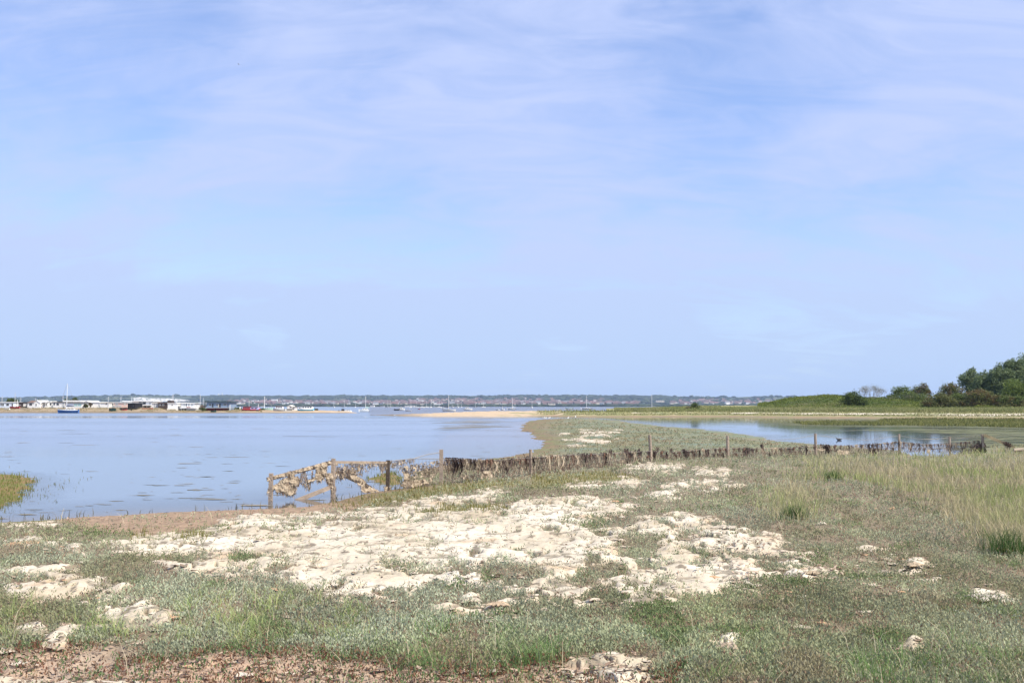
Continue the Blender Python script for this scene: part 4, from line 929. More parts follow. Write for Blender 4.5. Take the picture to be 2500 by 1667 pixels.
home('long white two-storey building with dark upper windows', 302, 371, 978.2, 996, 358, WHITE, WHITE, depth=9, over=.5, roof_h=.25, wins=[(338.5, 346, 981, 987.2), (347.5, 356, 981, 987.2), (363.5, 369, 982.5, 987.5, GREYP), (350.5, 357, 991, 994.2), (360, 366, 991, 994.2)], extra=prop('balcony', WHITE, [(347, 370.5, 988.2, 989.6, -1.2, -.1)]))
home('small white cabin with tall grey doors beside the two-storey building', 370.8, 386, 983, 995.4, 353.8, WHITE, CREAM, wins=[(381, 384.5, 984.5, 993, GREYP)], doors=[(376, 379, 984.5, 993.8, GREYP)])
home('dark brown boarded shed between two white cabins', 386.5, 410, 982.6, 996, 353, DKWOOD, BRNROOF, wins=[(388.5, 391.5, 986.5, 989.8), (396.5, 400, 986.5, 989.8)], extra=prop('lean_to', DKWOOD, [(406, 416, 977.6, 983.4, 1, 4)]))
home('plain white box-like cabin with one tiny window', 409.2, 432.4, 983.8, 1001, 345.4, WHITE, WHITE, over=.15, wins=[(419, 422, 987, 989)], extra=prop('plinth', CREAM, [(409, 430, 996.6, 1000.5, -.5, -.1)]))
home('white cabin with a broad framed window next to the veranda house', 431.6, 447, 982.4, 999, 349, WHITE, CREAM, wins=[(434.5, 441.5, 984.6, 991.6, GREYP)])
home('white veranda house with tall windows and a railed deck', 442, 474.5, 983, 1001, 346, WHITE, WHITE, over=.35, wins=[(448, 451.5, 985.5, 993.5, GREYP), (453.5, 456, 985, 993, M_GLASS), (459, 463, 985, 993, GREYP), (467, 470.5, 985, 993, GREYP)], extra=both(
    prop('deck', WHITE, [(444, 484, 994.2, 996.6, -2.2, -.1)]), prop('pier', GREYP, [(447, 449, 996.8, 1001.5, -2.0, -.2), (452.5, 454.5, 996.8, 1001.5, -2.0, -.2), (459.5, 483, 997.2, 1001.2, -1.8, -.2)]), prop('flower_box', RED, [(461, 466, 993.2, 994.6, -2.3, -2.21), (467.5, 470, 993, 994.6, -2.3, -2.21)]), prop('railing', WHITE, [(444 + 2.2 * i, 444.35 + 2.2 * i, 992, 994.2, -2.2, -2.12) for i in range(19)] + [(444, 484, 991.8, 992.2, -2.2, -2.12)])))
home('blue-grey house with a slate roof on a maroon boarded base', 505, 562, 978.6, 994.6, 345, BLUEGREY, SLATE, depth=8, over=.55, roof_h=.42, wins=[(510.5, 515.5, 985.8, 989.8), (528, 532, 986, 990), (545, 553.5, 985.6, 989.4)], doors=[(517.8, 521.2, 985.4, 994, M_GLASS), (534, 536.5, 985, 994, DKWOOD), (537, 539.4, 985, 994, M_GLASS)], extra=both(
    prop('base_boards', MAROON, [(505.6, 527, 996, 1003, -1.3, 6), (529.6, 558.6, 996, 1003, -1.3, 6)]), prop('deck', GREYP, [(504, 563, 994.7, 995.8, -1.9, 6.4)]), prop('veranda_post', DKWOOD, [(503.8, 504.5, 981.6, 1003.5, -1.7, -1.5), (558.8, 560, 981.6, 1003.5, -1.7, -1.5), (527.7, 528.7, 996, 1003.5, -1.7, -1.5)]), prop('curtain', CREAM, [(532.6, 534, 986, 994, -.12, -.07)])))
# low walls, sheds and small structures on the spit
def simple(name, label, cat, boxes, Y, m, group=None, px_c=None, py_b=None):
    a = boxes[0]; xc, _, zb = at((a[0] + a[1]) / 2, a[3], Y); t = MB()
    for a0, a1, b0, b1, y0, y1 in boxes: t.box(at(a0, b0, Y)[0] - xc, at(a1, b0, Y)[0] - xc, y0, y1, at(0, b1, Y)[2] - zb, at(0, b0, Y)[2] - zb)
    o = t.build(name, m); o.location = (xc, Y, zb); return tag(o, label, cat, group)
simple('brick_wall', 'red brick retaining wall below the two-storey building', 'wall', [(346, 372, 996.2, 1002, 0, .5), (349, 351, 995.6, 1002, -.3, -.02), (366, 374, 995.2, 1002, -.45, -.02)], 343.5, BRICK)
simple('brick_wall', 'grey stone sea wall on the bank left of the blue sailing boat', 'wall', [(47, 75, 996, 1001.5, 0, .5), (60, 61, 995.4, 1001.5, -.2, -.02)], 343.2, mat('stone_wall', (.34, .29, .24), .9, .25, 1.5))
simple('sign_board', 'plain white board standing left of the red houseboat', 'board', [(584.5, 587.8, 992.6, 998.4, 0, .12), (585.2, 585.6, 998, 1001, .02, .1), (586.8, 587.2, 998, 1001, .02, .1)], 344, WHITE)
simple('post', 'short white post right of the blue-grey house', 'post', [(560.6, 562, 988.2, 1001, 0, .18), (560.3, 562.3, 987.6, 988.15, -.03, .21)], 342, WHITE)
simple('jetty', 'black timber jetty right of the red-roofed grey boat', 'jetty', [(694, 714, 998, 1000, 0, 3)] + [(694.5 + 2.7 * i, 695.4 + 2.7 * i, 1000.05, 1004.5, .3, .6) for i in range(7)], 338, BLACK)
home('small white cabin on stilts with one dark window behind the jetty', 701, 713, 988.6, 999, 346, WHITE, CREAM, 'gable_front', depth=5, wins=[(707.5, 711, 993, 995)])
home('white lean-to annexe beside the stilted cabin', 713.4, 720, 992.4, 999, 346.6, WHITE, GREYROOF, depth=4, wins=[(715, 717, 994, 996)])
simple('barge', 'low pale pontoon lying on the shore below the stilted cabin', 'pontoon', [(691, 718, 1003.4, 1005.4, 0, 3), (700, 706, 1002.6, 1003.35, .5, 2.5)], 333.5, GREYP)
def pole(label, px_, ytop, ybase, Y, r=.07, m=ALU, name='mast', grp='bare poles and masts among the waterside homes', yard=True):
    x, _, z0 = at(px_, ybase, Y); z1 = at(px_, ytop, Y)[2]; b = MB(); b.tube([(0, 0, 0), (0, 0, z1 - z0)], [r, r * .7], 6)
    if yard: b.box(-.5, .5, -.03, .03, (z1 - z0) * .7, (z1 - z0) * .7 + .06)
    o = b.build(name, m); o.location = (x, Y, z0); return tag(o, label, 'mast', grp)
for a in [('white mast above the pale blue bungalow', 4.8, 966, 981, 365), ('thin grey mast above the dark brown bungalow', 36.5, 957.5, 982, 380), ('short white mast right of the thin grey one', 50.5, 970, 982, 372), ('short white mast over the hipped roof', 86.5, 971.5, 978, 372), ('thin white pole above the pink home', 295, 967.5, 983, 356.5),
          ('white pole above the long two-storey building', 321.5, 969, 980, 366), ('pair of thin masts above the brown shed, left one', 420.5, 962, 984, 368), ('pair of thin masts above the brown shed, right one', 423, 962.5, 984, 368.4), ('tall white mast left of the blue-grey house', 488.5, 962, 993, 347), ('shorter thin mast just left of the blue-grey house', 496, 971, 993, 350), ('dark mast behind the blue sailing boat', 153.5, 965, 981, 372), ('tiny pole beside the red houseboat', 608, 977, 992, 347), ('white pole left of the dark green hull', 264, 968, 998, 344)]:
    pole(*a, r=.10)

# ------------------------------------------------------------------ boats
def hull_mb(L_, B, Hh, bow=1, sheer=.22, transom=.72, keel=.25, flat=False):
    """lofted hull along x, bow at +x (bow=1), z=0 at the waterline"""
    ns = 13; b = MB(); rings = []
    for i in range(ns):
        u = i / (ns - 1); x = (u - .5) * L_
        w = B / 2 * (transom + (1 - transom) * math.sin(min(u / .5, 1) * math.pi / 2)) if u < .5 else B / 2 * max(.02, 1 - ((u - .5) / .5) ** 2.1)
        top = Hh * (1 + sheer * ((u - .35) / .65) ** 2 if u > .35 else 1 + sheer * .35 * ((.35 - u) / .35) ** 2)
        rake = (u - .5) ** 3 * L_ * .22 if u > .5 else 0
        kz = -keel * (1 - (2 * u - 1) ** 4 * .8)
        rings.append([(bow * (x + rake), -w, top), (bow * (x + rake * .6), -w * .92, top * .45), (bow * x, -w * .62, 0 - .05), (bow * (x - rake * .3), 0, kz), (bow * x, w * .62, -.05), (bow * (x + rake * .6), w * .92, top * .45), (bow * (x + rake), w, top)])
    vv = [p for r in rings for p in r]; ff = []
    for i in range(ns - 1):
        for k in range(6):
            q = (i * 7 + k, i * 7 + k + 1, (i + 1) * 7 + k + 1, (i + 1) * 7 + k); ff.append(q if bow < 0 else q[::-1])
    ff.append(tuple(range(7))); ff.append(tuple((ns - 1) * 7 + k for k in range(6, -1, -1)))
    b.add(vv, ff); return b, rings
def deck_mb(rings, drop=.03):
    b = MB(); vv = []; 
    for r in rings: a, c = r[0], r[6]; vv += [(a[0], a[1] * .97, a[2] - drop), (c[0], c[1] * .97, c[2] - drop)]
    b.add(vv, [(2 * i, 2 * i + 1, 2 * i + 3, 2 * i + 2) for i in range(len(rings) - 1)]); return b
def boat(label, px0, px1, py_w, hull_h, bow, hullm, deckm=WHITE, Y=None, B=None, cabin=None, mast=None, boom=True, cover=None, stay=True, group='boats in the harbour', name='sailing_boat', stripe=None, cat='boat', aground=0.0, outboard=False, rz=0.0, windshield=False, lean=0.0):
    Yb = Y or float(unproj(1250, py_w)[1]); x0 = at(px0, HOR, Yb)[0]; x1 = at(px1, HOR, Yb)[0]; L_ = x1 - x0; sc = Yb / F
    Hh = hull_h * sc; B = B or max(1.2, L_ * .30)
    t = thing(name, label, cat, ((x0 + x1) / 2, Yb + B / 2, aground), rz, group); t.rotation_euler[0] = lean
    hb, rings = hull_mb(L_, B, Hh, bow, keel=min(.35, Hh * .4)); h_ = hb.build('hull', hullm, t, True)
    if stripe:
        b = MB()
        for i in range(len(rings) - 1):
            for sd in (0, 6):
                a, c = rings[i][sd], rings[i + 1][sd]; o_ = -.02 if sd == 0 else .02
                b.add([(a[0], a[1] + o_, a[2] * .78), (c[0], c[1] + o_, c[2] * .78), (c[0], c[1] + o_, c[2]), (a[0], a[1] + o_, a[2])], [(0, 1, 2, 3) if sd == 0 else (3, 2, 1, 0)])
        b.build('rubbing_strake', stripe, t)
    deck_mb(rings).build('deck', deckm, t)
    if cabin:
        for (c0, c1, ht, cm, rm, nw) in (cabin if isinstance(cabin, list) else [cabin]):
            xa = at(c0, HOR, Yb)[0] - (x0 + x1) / 2; xb = at(c1, HOR, Yb)[0] - (x0 + x1) / 2; hz_ = ht * sc; w = B * .33; bs = .06 * (xb - xa)
            b = MB(); z0 = Hh * .92
            b.add([(xa, -w, z0), (xb, -w, z0), (xb, w, z0), (xa, w, z0), (xa + bs, -w * .86, z0 + hz_), (xb - bs, -w * .86, z0 + hz_), (xb - bs, w * .86, z0 + hz_), (xa + bs, w * .86, z0 + hz_)],
                  [(0, 3, 2, 1), (4, 5, 6, 7), (0, 1, 5, 4), (1, 2, 6, 5), (2, 3, 7, 6), (3, 0, 4, 7)]); cb = b.build('cabin', cm, t)
            b = MB(); b.box(xa + bs * .3, xb - bs * .3, -w * .97, w * .97, z0 + hz_ + .004, z0 + hz_ + .05 + .03 * sc); b.build('cabin_roof', rm, cb)
            for i in range(nw):
                u0 = xa + bs + (xb - xa - 2 * bs) * (i + .18) / nw; u1 = xa + bs + (xb - xa - 2 * bs) * (i + .82) / nw; b = MB()
                za, zb_ = z0 + hz_ * .40, z0 + hz_ * .82; ya = -w * (1 - .14 * .40) - .015; yb2 = -w * (1 - .14 * .82) - .015
                b.add([(u0, ya, za), (u1, ya, za), (u1, yb2, zb_), (u0, yb2, zb_), (u0, ya + .012, za), (u1, ya + .012, za), (u1, yb2 + .012, zb_), (u0, yb2 + .012, zb_)], [(0, 1, 2, 3), (7, 6, 5, 4), (0, 4, 5, 1), (2, 6, 7, 3), (1, 5, 6, 2), (3, 7, 4, 0)])
                b.build('window', M_GLASS, cb)
    if mast:
        mx_, my_ = mast; xm = at(mx_, HOR, Yb)[0] - (x0 + x1) / 2; zt = at(mx_, my_, Yb)[2] - aground
        b = MB(); b.tube([(xm, 0, Hh * .6), (xm, 0, zt)], [.05 + .00017 * Yb, .035 + .00014 * Yb], 6); mo = b.build('mast', WHITE, t)
        b = MB(); b.box(xm - .5, xm + .5, -.04, .04, Hh + (zt - Hh) * .62, Hh + (zt - Hh) * .62 + .07); b.build('spreader', ALU, mo)
        if boom:
            xe = xm - bow * L_ * .36; zb_ = Hh + .16 * L_; b = MB(); b.tube([(xm, 0, zb_), (xe, 0, zb_)], .07, 6); b.build('boom', ALU, t)
            if cover: b = MB(); b.tube([(xm, 0, zb_ + .16), (xm - bow * L_ * .15, 0, zb_ + .17), (xe, 0, zb_ + .10)], [.20, .17, .09], 7); b.build('sail_cover', cover, t)
        if stay:
            b = MB(); b.tube([(xm, 0, zt * .98), (bow * L_ * .5, 0, Hh * 1.15)], .022 + .00003 * Yb, 4); b.tube([(xm, 0, zt * .98), (-bow * L_ * .49, 0, Hh * 1.02)], .018, 4)
            b.tube([(xm, 0, zt * .6), (xm - .2, -B * .45, Hh)], .018, 4); b.tube([(xm, 0, zt * .6), (xm - .2, B * .45, Hh)], .018, 4); b.build('rigging', WIREM, t)
    if outboard:
        xo = -bow * (L_ / 2 + .12); b = MB(); b.box(xo - .16, xo + .16, -.18, .18, Hh * .7, Hh * .7 + .55); b.box(xo - .07, xo + .07, -.08, .08, -.2, Hh * .7 - .003); b.build('outboard_motor', BLACK, t)
    if windshield:
        b = MB(); xs = bow * L_ * .10; b.add([(xs, -B * .36, Hh), (xs - bow * .4, -B * .30, Hh + .5), (xs - bow * .4, B * .30, Hh + .5), (xs, B * .36, Hh), (xs - bow * .05, -B * .36, Hh), (xs - bow * .45, -B * .30, Hh + .5), (xs - bow * .45, B * .30, Hh + .5), (xs - bow * .05, B * .36, Hh)], [(0, 1, 2, 3), (7, 6, 5, 4), (0, 4, 5, 1), (1, 5, 6, 2), (2, 6, 7, 3)]); b.build('windscreen', M_GLASS, t)
    return t
boat('blue sailing yacht with white topsides moored before the spit houses', 138.5, 189, 1008.3, 8.2, -1, BLUE, WHITE, mast=(159.5, 936), cover=NAVY, cabin=(157, 180, 2.4, WHITE, WHITE, 3), stripe=WHITE)
boat('dark green fishing boat hull drawn up on the shore', 265, 281, 1007.3, 8, -1, DKGREEN, BLACK, Y=334, aground=.25, cabin=(272, 278, 2.2, DKGREEN, BLACK, 1), name='fishing_boat')
boat('small red dinghy on the shore before the black boatshed', 296, 309, 1004.5, 4.2, 1, RED, GREYP, Y=337, aground=.55, name='dinghy', outboard=True)
boat('red hulled sailing dinghy with white mast before the dark brown bungalow', 22, 46, 998.5, 3.6, -1, RED, WHITE, Y=345.4, aground=1.55, mast=(40, 976), boom=True, name='sailing_dinghy')
boat('upturned looking white rowing boat on the bank at the far left', 8, 21.5, 1001, 2.4, -1, WHITE, WHITE, Y=341, aground=1.1, name='rowing_boat')
boat('pale grey rowing boat below the black slipway', 320, 337, 1004, 2.4, 1, GREYP, WHITE, Y=336, aground=.42, name='rowing_boat', outboard=True)
boat('dark rowing boat lying before the blue-grey house', 514, 527, 1006.5, 4, 1, DKGREEN, GREYP, Y=333, aground=.2, name='rowing_boat')
boat('red houseboat with a lavender stern cabin drawn up on the shore', 589.5, 632, 1006.5, 7, 1, MAROON, RED, Y=335, aground=.25, B=3.6, stripe=RED, cabin=[(590.8, 609, 6.6, RED, RED, 4), (609.4, 629.5, 5.2, LAVENDER, RED, 2)], name='houseboat', mast=(627.3, 986), boom=False, stay=False)
boat('grey-white sailing boat behind the red houseboat', 640, 665, 1001.5, 5.6, 1, GREENP, WHITE, Y=346, aground=.8, mast=(644.5, 967.5), cabin=(650, 660, 1.6, WHITE, WHITE, 2))
boat('grey-white old boat with a red cabin roof', 665, 695, 1006, 7.6, -1, GREYP, GREYP, Y=335, aground=.3, cabin=(671, 689, 6.2, WHITE, RED, 3), name='houseboat', B=3.2)
boat('light blue hulled houseboat with white cabin and brown roof', 724.5, 763, 1005.6, 7.8, -1, SKYBLUE, GREYP, Y=335, aground=.3, B=3.6, cabin=[(727, 734, 4.6, WHITE, WHITE, 1), (734.5, 762, 6.6, WHITE, BRNROOF, 4)], name='houseboat', stripe=WHITE)
boat('white motor cruiser with dark canopy at the tip of the spit', 831, 858, 1003.2, 4.2, 1, WHITE, WHITE, Y=352, cabin=[(833, 840, 4.6, BLACK, BLACK, 2), (842, 855, 2.6, WHITE, WHITE, 3)], name='motor_boat')
boat('small dark open boat left of the white motor cruiser', 815, 826, 1001.6, 2.8, -1, BLACK, GREYP, Y=356, name='open_boat', outboard=True)
boat('pale green small boat on the sand right of the light blue houseboat', 775, 789, 1001.8, 2.4, 1, GREENP, WHITE, Y=358, aground=.2, name='rowing_boat')
boat('white sailing boat with furled green sail and red waterline', 876, 902, 1005.2, 5.4, -1, WHITE, WHITE, mast=(892, 966.8), cover=GREENP, cabin=(884, 898, 3.4, WHITE, WHITE, 3), rz=.2)
boat('white yacht with a tall mast and folded floats before the town', 1080, 1112, 1003.6, 3.6, 1, WHITE, WHITE, mast=(1095, 963.5), cover=NAVY, cabin=(1090, 1101, 2.2, GREYP, WHITE, 3))
boat('white motor launch just left of the tall masted yacht', 1077.5, 1089, 998.4, 2.6, -1, WHITE, WHITE, cabin=(1081, 1085, 1.6, WHITE, WHITE, 1), name='motor_boat')
boat('white cabin cruiser right of the tall masted yacht', 1132, 1152.5, 1001.2, 3.6, 1, WHITE, WHITE, cabin=(1136.5, 1145.5, 3.8, WHITE, WHITE, 2), name='motor_boat')
boat('white motor cruiser seen beside a black inflatable', 972, 988, 1001.2, 3.6, 1, WHITE, WHITE, cabin=(976, 983, 3.4, WHITE, WHITE, 2), name='motor_boat', windshield=True)
boat('black inflatable boat moored left of the white motor cruiser', 961.5, 974, 1001.6, 3.0, -1, BLACK, BLACK, name='inflatable_boat', outboard=True)
boat('low white dinghy nearest on the open water', 989.5, 1004.5, 1003.8, 2.4, -1, WHITE, GREYP, name='dinghy')
boat('tiny red buoyant workboat far out on the water', 1019.5, 1026, 999, 1.6, 1, RED, GREYP, name='open_boat')
boat('white sloop with raked forestay behind the sand spit', 1238, 1260, 1000.2, 3.2, -1, WHITE, WHITE, mast=(1250.5, 971.5), cover=WHITE, cabin=(1246, 1255, 1.4, WHITE, WHITE, 2))
boat('low white boat left of the white sloop', 1211, 1219.5, 1001.6, 2.2, 1, WHITE, WHITE, name='dinghy')
boat('small white boat with an upright black pole beside the sloop', 1223, 1232, 1001.2, 2.4, 1, WHITE, WHITE, mast=(1226.7, 991), boom=False, stay=False, name='dinghy')
boat('white speedboat with pale green stripe beyond the bank', 1380, 1398.5, 999.6, 3.8, -1, WHITE, WHITE, windshield=True, stripe=GREENP, name='motor_boat', outboard=True)
boat('white yacht with a single tall mast beyond the bank', 1419, 1446, 999, 2.9, -1, WHITE, WHITE, mast=(1432.3, 966), cover=NAVY, cabin=(1425, 1440, 1.2, WHITE, WHITE, 3))
boat('small dark and white motor boat beyond the marsh point', 1494.5, 1503.5, 999, 2.4, -1, WHITE, BLACK, cabin=(1498, 1502.5, 1.8, BLACK, BLACK, 1), name='motor_boat')
boat('yacht with two leaning spars hidden behind the grassy mound', 1580, 1604, 998.6, 2.8, -1, WHITE, WHITE, mast=(1592, 962.5))
# distant yachts on their moorings off the far shore
ym, yr_ = hull_mb(8, 2.4, 1.0, 1); 
y0 = ym; y0.box(-1.5, 1.3, -.7, .7, .95, 1.6); y0.tube([(.4, 0, .8), (.4, 0, 11)], [.16, .12], 5); ys0 = y0.build('moored_yacht', WHITE)
spots = [(946, 994.9), (953, 994.6), (1003, 995.4), (1016, 994.4), (1030, 995.0), (1041, 994.6), (1052, 995.3), (1060, 994.4), (1072, 994.9), (1104, 994.6), (1118, 995.0), (1127, 994.5), (1160, 994.8), (815, 994.6), (840, 994.8), (868, 994.5), (1299, 995.6), (1180, 994.6)]
for i, (a, q) in enumerate(spots):
    o = ys0 if i == 0 else ys0.copy()
    if i: COL.objects.link(o)
    x, y = map(float, unproj(a, q)); o.location = (x, y, 0); o.rotation_euler = (0, 0, random.uniform(0, 6.28)); tag(o, 'tiny white yacht moored off the far wooded shore', 'yacht', 'yachts moored off the far shore')
# two more posts of the groyne at the sand spit
x, y = map(float, unproj(1212, 1016)); t = thing('groyne_stump', 'pair of rotten brown stumps at the foot of the sand spit', 'stump', (x, y, 0))
for i, dx in enumerate((-.28, .1)):
    b = MB(); b.tube([(dx, 0, -.3), (dx + .03, 0, .45 - .1 * i)], [.13, .10], 7); b.build('stump', WOOD, t)
b = MB(); b.bar((-.4, -.1, .28), (.4, -.05, .2), .08, .12); b.build('plank', WOOD, t)

# ------------------------------------------------------------------ the hill and trees at the right
RH_X = [1480, 1545, 1600, 1660, 1700, 1850, 1885, 1920, 1950, 2000, 2060, 2120, 2200, 2320, 2500, 2900, 3600]
RH_Y = [1002, 1000.5, 996.5, 993, 991, 990, 985, 977, 972.5, 970, 970, 974, 979, 981, 980, 976, 972]
hp = np.concatenate([np.arange(1480, 2700, 4.0), np.linspace(2720, 3900, 40)]); tt_ = np.linspace(0, 1, 26)
def rhill(px_, t):
    """right-hand hill: Y and z along the line of sight column px_, t 0 at the bank crest .. 1 far behind"""
    gc, yw, yc, _ = bank(px_, px_ * 0 + 1000); Y0 = F * (H - gc) / (yc - HOR)
    Y = Y0 - 1.5 + t * 130
    zc = H + (HOR - np.interp(px_, RH_X, RH_Y)) / F * (Y0 + 45)
    base = gc - .08 + .35 * sstep(t, 0, .12)
    z = base + (np.maximum(zc, base) - base) * sstep(t, np.where(px_ < 1760, .0, .10), .36) - sstep(t, .6, 1) * 1.5
    return Y, z
gpx, gt = np.meshgrid(hp, tt_); Yh, Zh = rhill(gpx, gt); kx = ray(gpx, HOR)[0]; Xh = kx * Yh
nh = fbm(Xh * .12, Yh * .12, 3, 401); Zh = Zh + .25 * nh * sstep(gt, .02, .15) - .25 * (gt == 0)
c = lerp((.20, .215, .085), (.29, .265, .125), np.clip(.5 + nh * 1.4, 0, 1)); c = lerp(c, (.075, .10, .035), sstep(gt, .16, .26) * sstep(gpx, 1820, 1900))
npmesh('right_hill', np.stack([Xh, Yh, Zh], -1).reshape(-1, 3), grid_faces(len(tt_), len(hp)), M_FARLAND, c.reshape(-1, 3), kind='structure', smooth=True)
r9 = np.random.default_rng(21)
# meadow grass on the flat in front of the shrubs
n = 42000; px = r9.uniform(1500, 2900, n); t = r9.random(n) ** 1.3 * .22; Y, Z = rhill(px, t); X = ray(px, HOR)[0] * Y
v_ = fbm(X * .08, Y * .12, 3, 402)
cg = lerp((.21, .25, .085), (.36, .33, .16), np.clip(.45 + v_ * 1.2 + r9.normal(0, .15, n), 0, 1))
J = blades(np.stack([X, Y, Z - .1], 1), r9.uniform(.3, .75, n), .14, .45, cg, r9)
tag(npmesh('meadow_grass', J[0], J[1], M_LEAF, J[2], kind='stuff'), 'tall green and straw coloured grass along the far right bank', 'grass')
# bracken scrub mantling the hill
n = 90000; px = r9.uniform(1850, 2900, n); t = r9.uniform(.13, .50, n); Y, Z = rhill(px, t); X = ray(px, HOR)[0] * Y
v_ = fbm(X * .13, Y * .10, 3, 403); v2_ = fbm(X * .5, Y * .3, 3, 404)
a = t > .145 + .02 * v2_ + np.interp(px, [1850, 1900, 1960], [.06, .0, 0]); X, Y, Z, v_, v2_ = X[a], Y[a], Z[a], v_[a], v2_[a]; n = len(X)
Z = Z + np.abs(v2_) * .5 + r9.uniform(-.1, .25, n) + .35 * sstep(v_, 0, .3)
cb = lerp((.10, .145, .03), (.20, .235, .055), np.clip(.45 + v_ * 1.3 + r9.normal(0, .2, n), 0, 1)); cb = lerp(cb, (.15, .13, .06), (r9.random(n) < .06) * 1.0)
v, f, c = leaf_quads(np.stack([X, Y, Z], 1), r9.uniform(.16, .36, n), .75, .25, cb, r9)
tag(npmesh('bracken_scrub', v, f, M_LEAF, c, kind='stuff'), 'low green bracken and scrub covering the rounded hill', 'scrub')

def crown_points(lobes, n, rg, shell=.75):
    """points through ellipsoid lobes, denser near their skins, outline broken by noise"""
    vol = np.array([l[3] * l[4] * l[5] for l in lobes]) ** .75; k = rg.choice(len(lobes), n, p=vol / vol.sum()); Lb = np.array(lobes)[k]
    d = rg.normal(size=(n, 3)); d /= np.linalg.norm(d, axis=1)[:, None]
    rr = np.where(rg.random(n) < shell, rg.uniform(.72, 1.05, n), rg.random(n) ** .5 * .8)
    rr = rr * np.where(rg.random(n) < .10, rg.uniform(1, 1.28, n), 1); rr *= 1 + .28 * np.sin(d[:, 0] * 5 + Lb[:, 0] * 3) * np.cos(d[:, 2] * 6 + Lb[:, 1] * 2)
    return Lb[:, :3] + d * rr[:, None] * Lb[:, 3:6], d
def foliage(name, lobes, n, size, c0, c1, parent, rg, spot=None, up=.1):
    p, d = crown_points(lobes, n, rg); q = fbm(p[:, 0] * .9 + p[:, 1], p[:, 2] * .9, 3, int(rg.integers(999)))
    ok = q > -.30; p, q = p[ok], q[ok]; n = len(p)
    col = lerp(c0, c1, np.clip(.5 + q * 1.2 + rg.normal(0, .22, n), 0, 1))
    if spot is not None: m_ = fbm(p[:, 0] * .6, p[:, 2] * .7, 2, int(rg.integers(999))) > .18; col[m_] = col[m_] * .35 + np.array(spot) * .65
    p[:, 2] = np.maximum(p[:, 2], .05)
    v, f, c = leaf_quads(p, size * rg.uniform(.6, 1.3, n), .7, up, col, rg); return npmesh(name, v, f, M_LEAF, c, parent=parent)
def limbs(parent, h_, r0, lobes, rg, m=BARK, trunks=1):
    b = MB(); 
    for q in range(trunks):
        ox = (q - (trunks - 1) / 2) * r0 * 3; b.tube([(ox, 0, -.4), (ox * 1.3 + rg.normal(0, .1), 0, h_ * .35), (ox * 1.8 + rg.normal(0, .2), rg.normal(0, .2), h_ * .8)], [r0, r0 * .75, r0 * .3], 7)
    t_ = b.build('trunk', m, parent); b = MB()
    for l in lobes:
        z0 = max(.2, min(l[2] - l[5] * .5, h_ * .55) * rg.uniform(.5, .9)); b.tube([(0, 0, z0), (l[0] * .5, l[1] * .5, (z0 + l[2]) / 2), (l[0], l[1], l[2])], [r0 * .45, r0 * .3, r0 * .1], 5)
    b.build('limb', m, t_); return t_
def hill_spot(px_, off):
    gc, yw, yc, _ = bank(np.array([px_]), np.array([1000.])); Y0 = float(F * (H - gc[0]) / (yc[0] - HOR))
    Y_, Z_ = rhill(np.array([px_]), np.array([(off + 1.5) / 130])); return float(Y_[0]), float(Z_[0])
def plant(name, label, cat, px0, px1, ptop, pbase, Y, c0, c1, n, size, rg, group=None, lob=7, spot=None, r0=.12, squat=.5, trunks=1):
    Y, zb = hill_spot((px0 + px1) / 2, Y) if Y < 100 else (Y, at(px0, pbase, Y)[2])
    x0 = at(px0, pbase, Y)[0]; x1, _, zt = at(px1, ptop, Y); w = x1 - x0; h_ = zt - zb
    t = thing(name, label, cat, ((x0 + x1) / 2, Y, zb), 0, group); lobes = []
    for i in range(lob):
        u = (i + .5) / lob * 2 - 1 + rg.normal(0, .12); e = math.sqrt(max(.05, 1 - abs(u) ** 2.2))
        rz_ = h_ * rg.uniform(.22, .34) * (.6 + .4 * e); cz = max(rz_ * .8, h_ * e * rg.uniform(.5, .80)); cz = min(cz, h_ - rz_ * 1.0)
        lobes.append((u * w * .42, rg.normal(0, w * .12), cz, w * rg.uniform(.16, .25), w * rg.uniform(.16, .26), rz_))
    for i in range(max(2, lob // 2)): lobes.append((rg.uniform(-.36, .36) * w, rg.normal(0, w * .1), h_ * .22, w * .22, w * .22, h_ * .24))
    limbs(t, h_, r0, lobes, rg, trunks=trunks); foliage('crown', lobes, n, size, c0, c1, t, rg, spot); return t
rg = np.random.default_rng(31)
GD = ((.06, .09, .026), (.125, .165, .05)); GM = ((.09, .13, .035), (.20, .24, .08)); GB = ((.115, .13, .045), (.215, .22, .085))
TG = 'trees and bushes on the right hill'
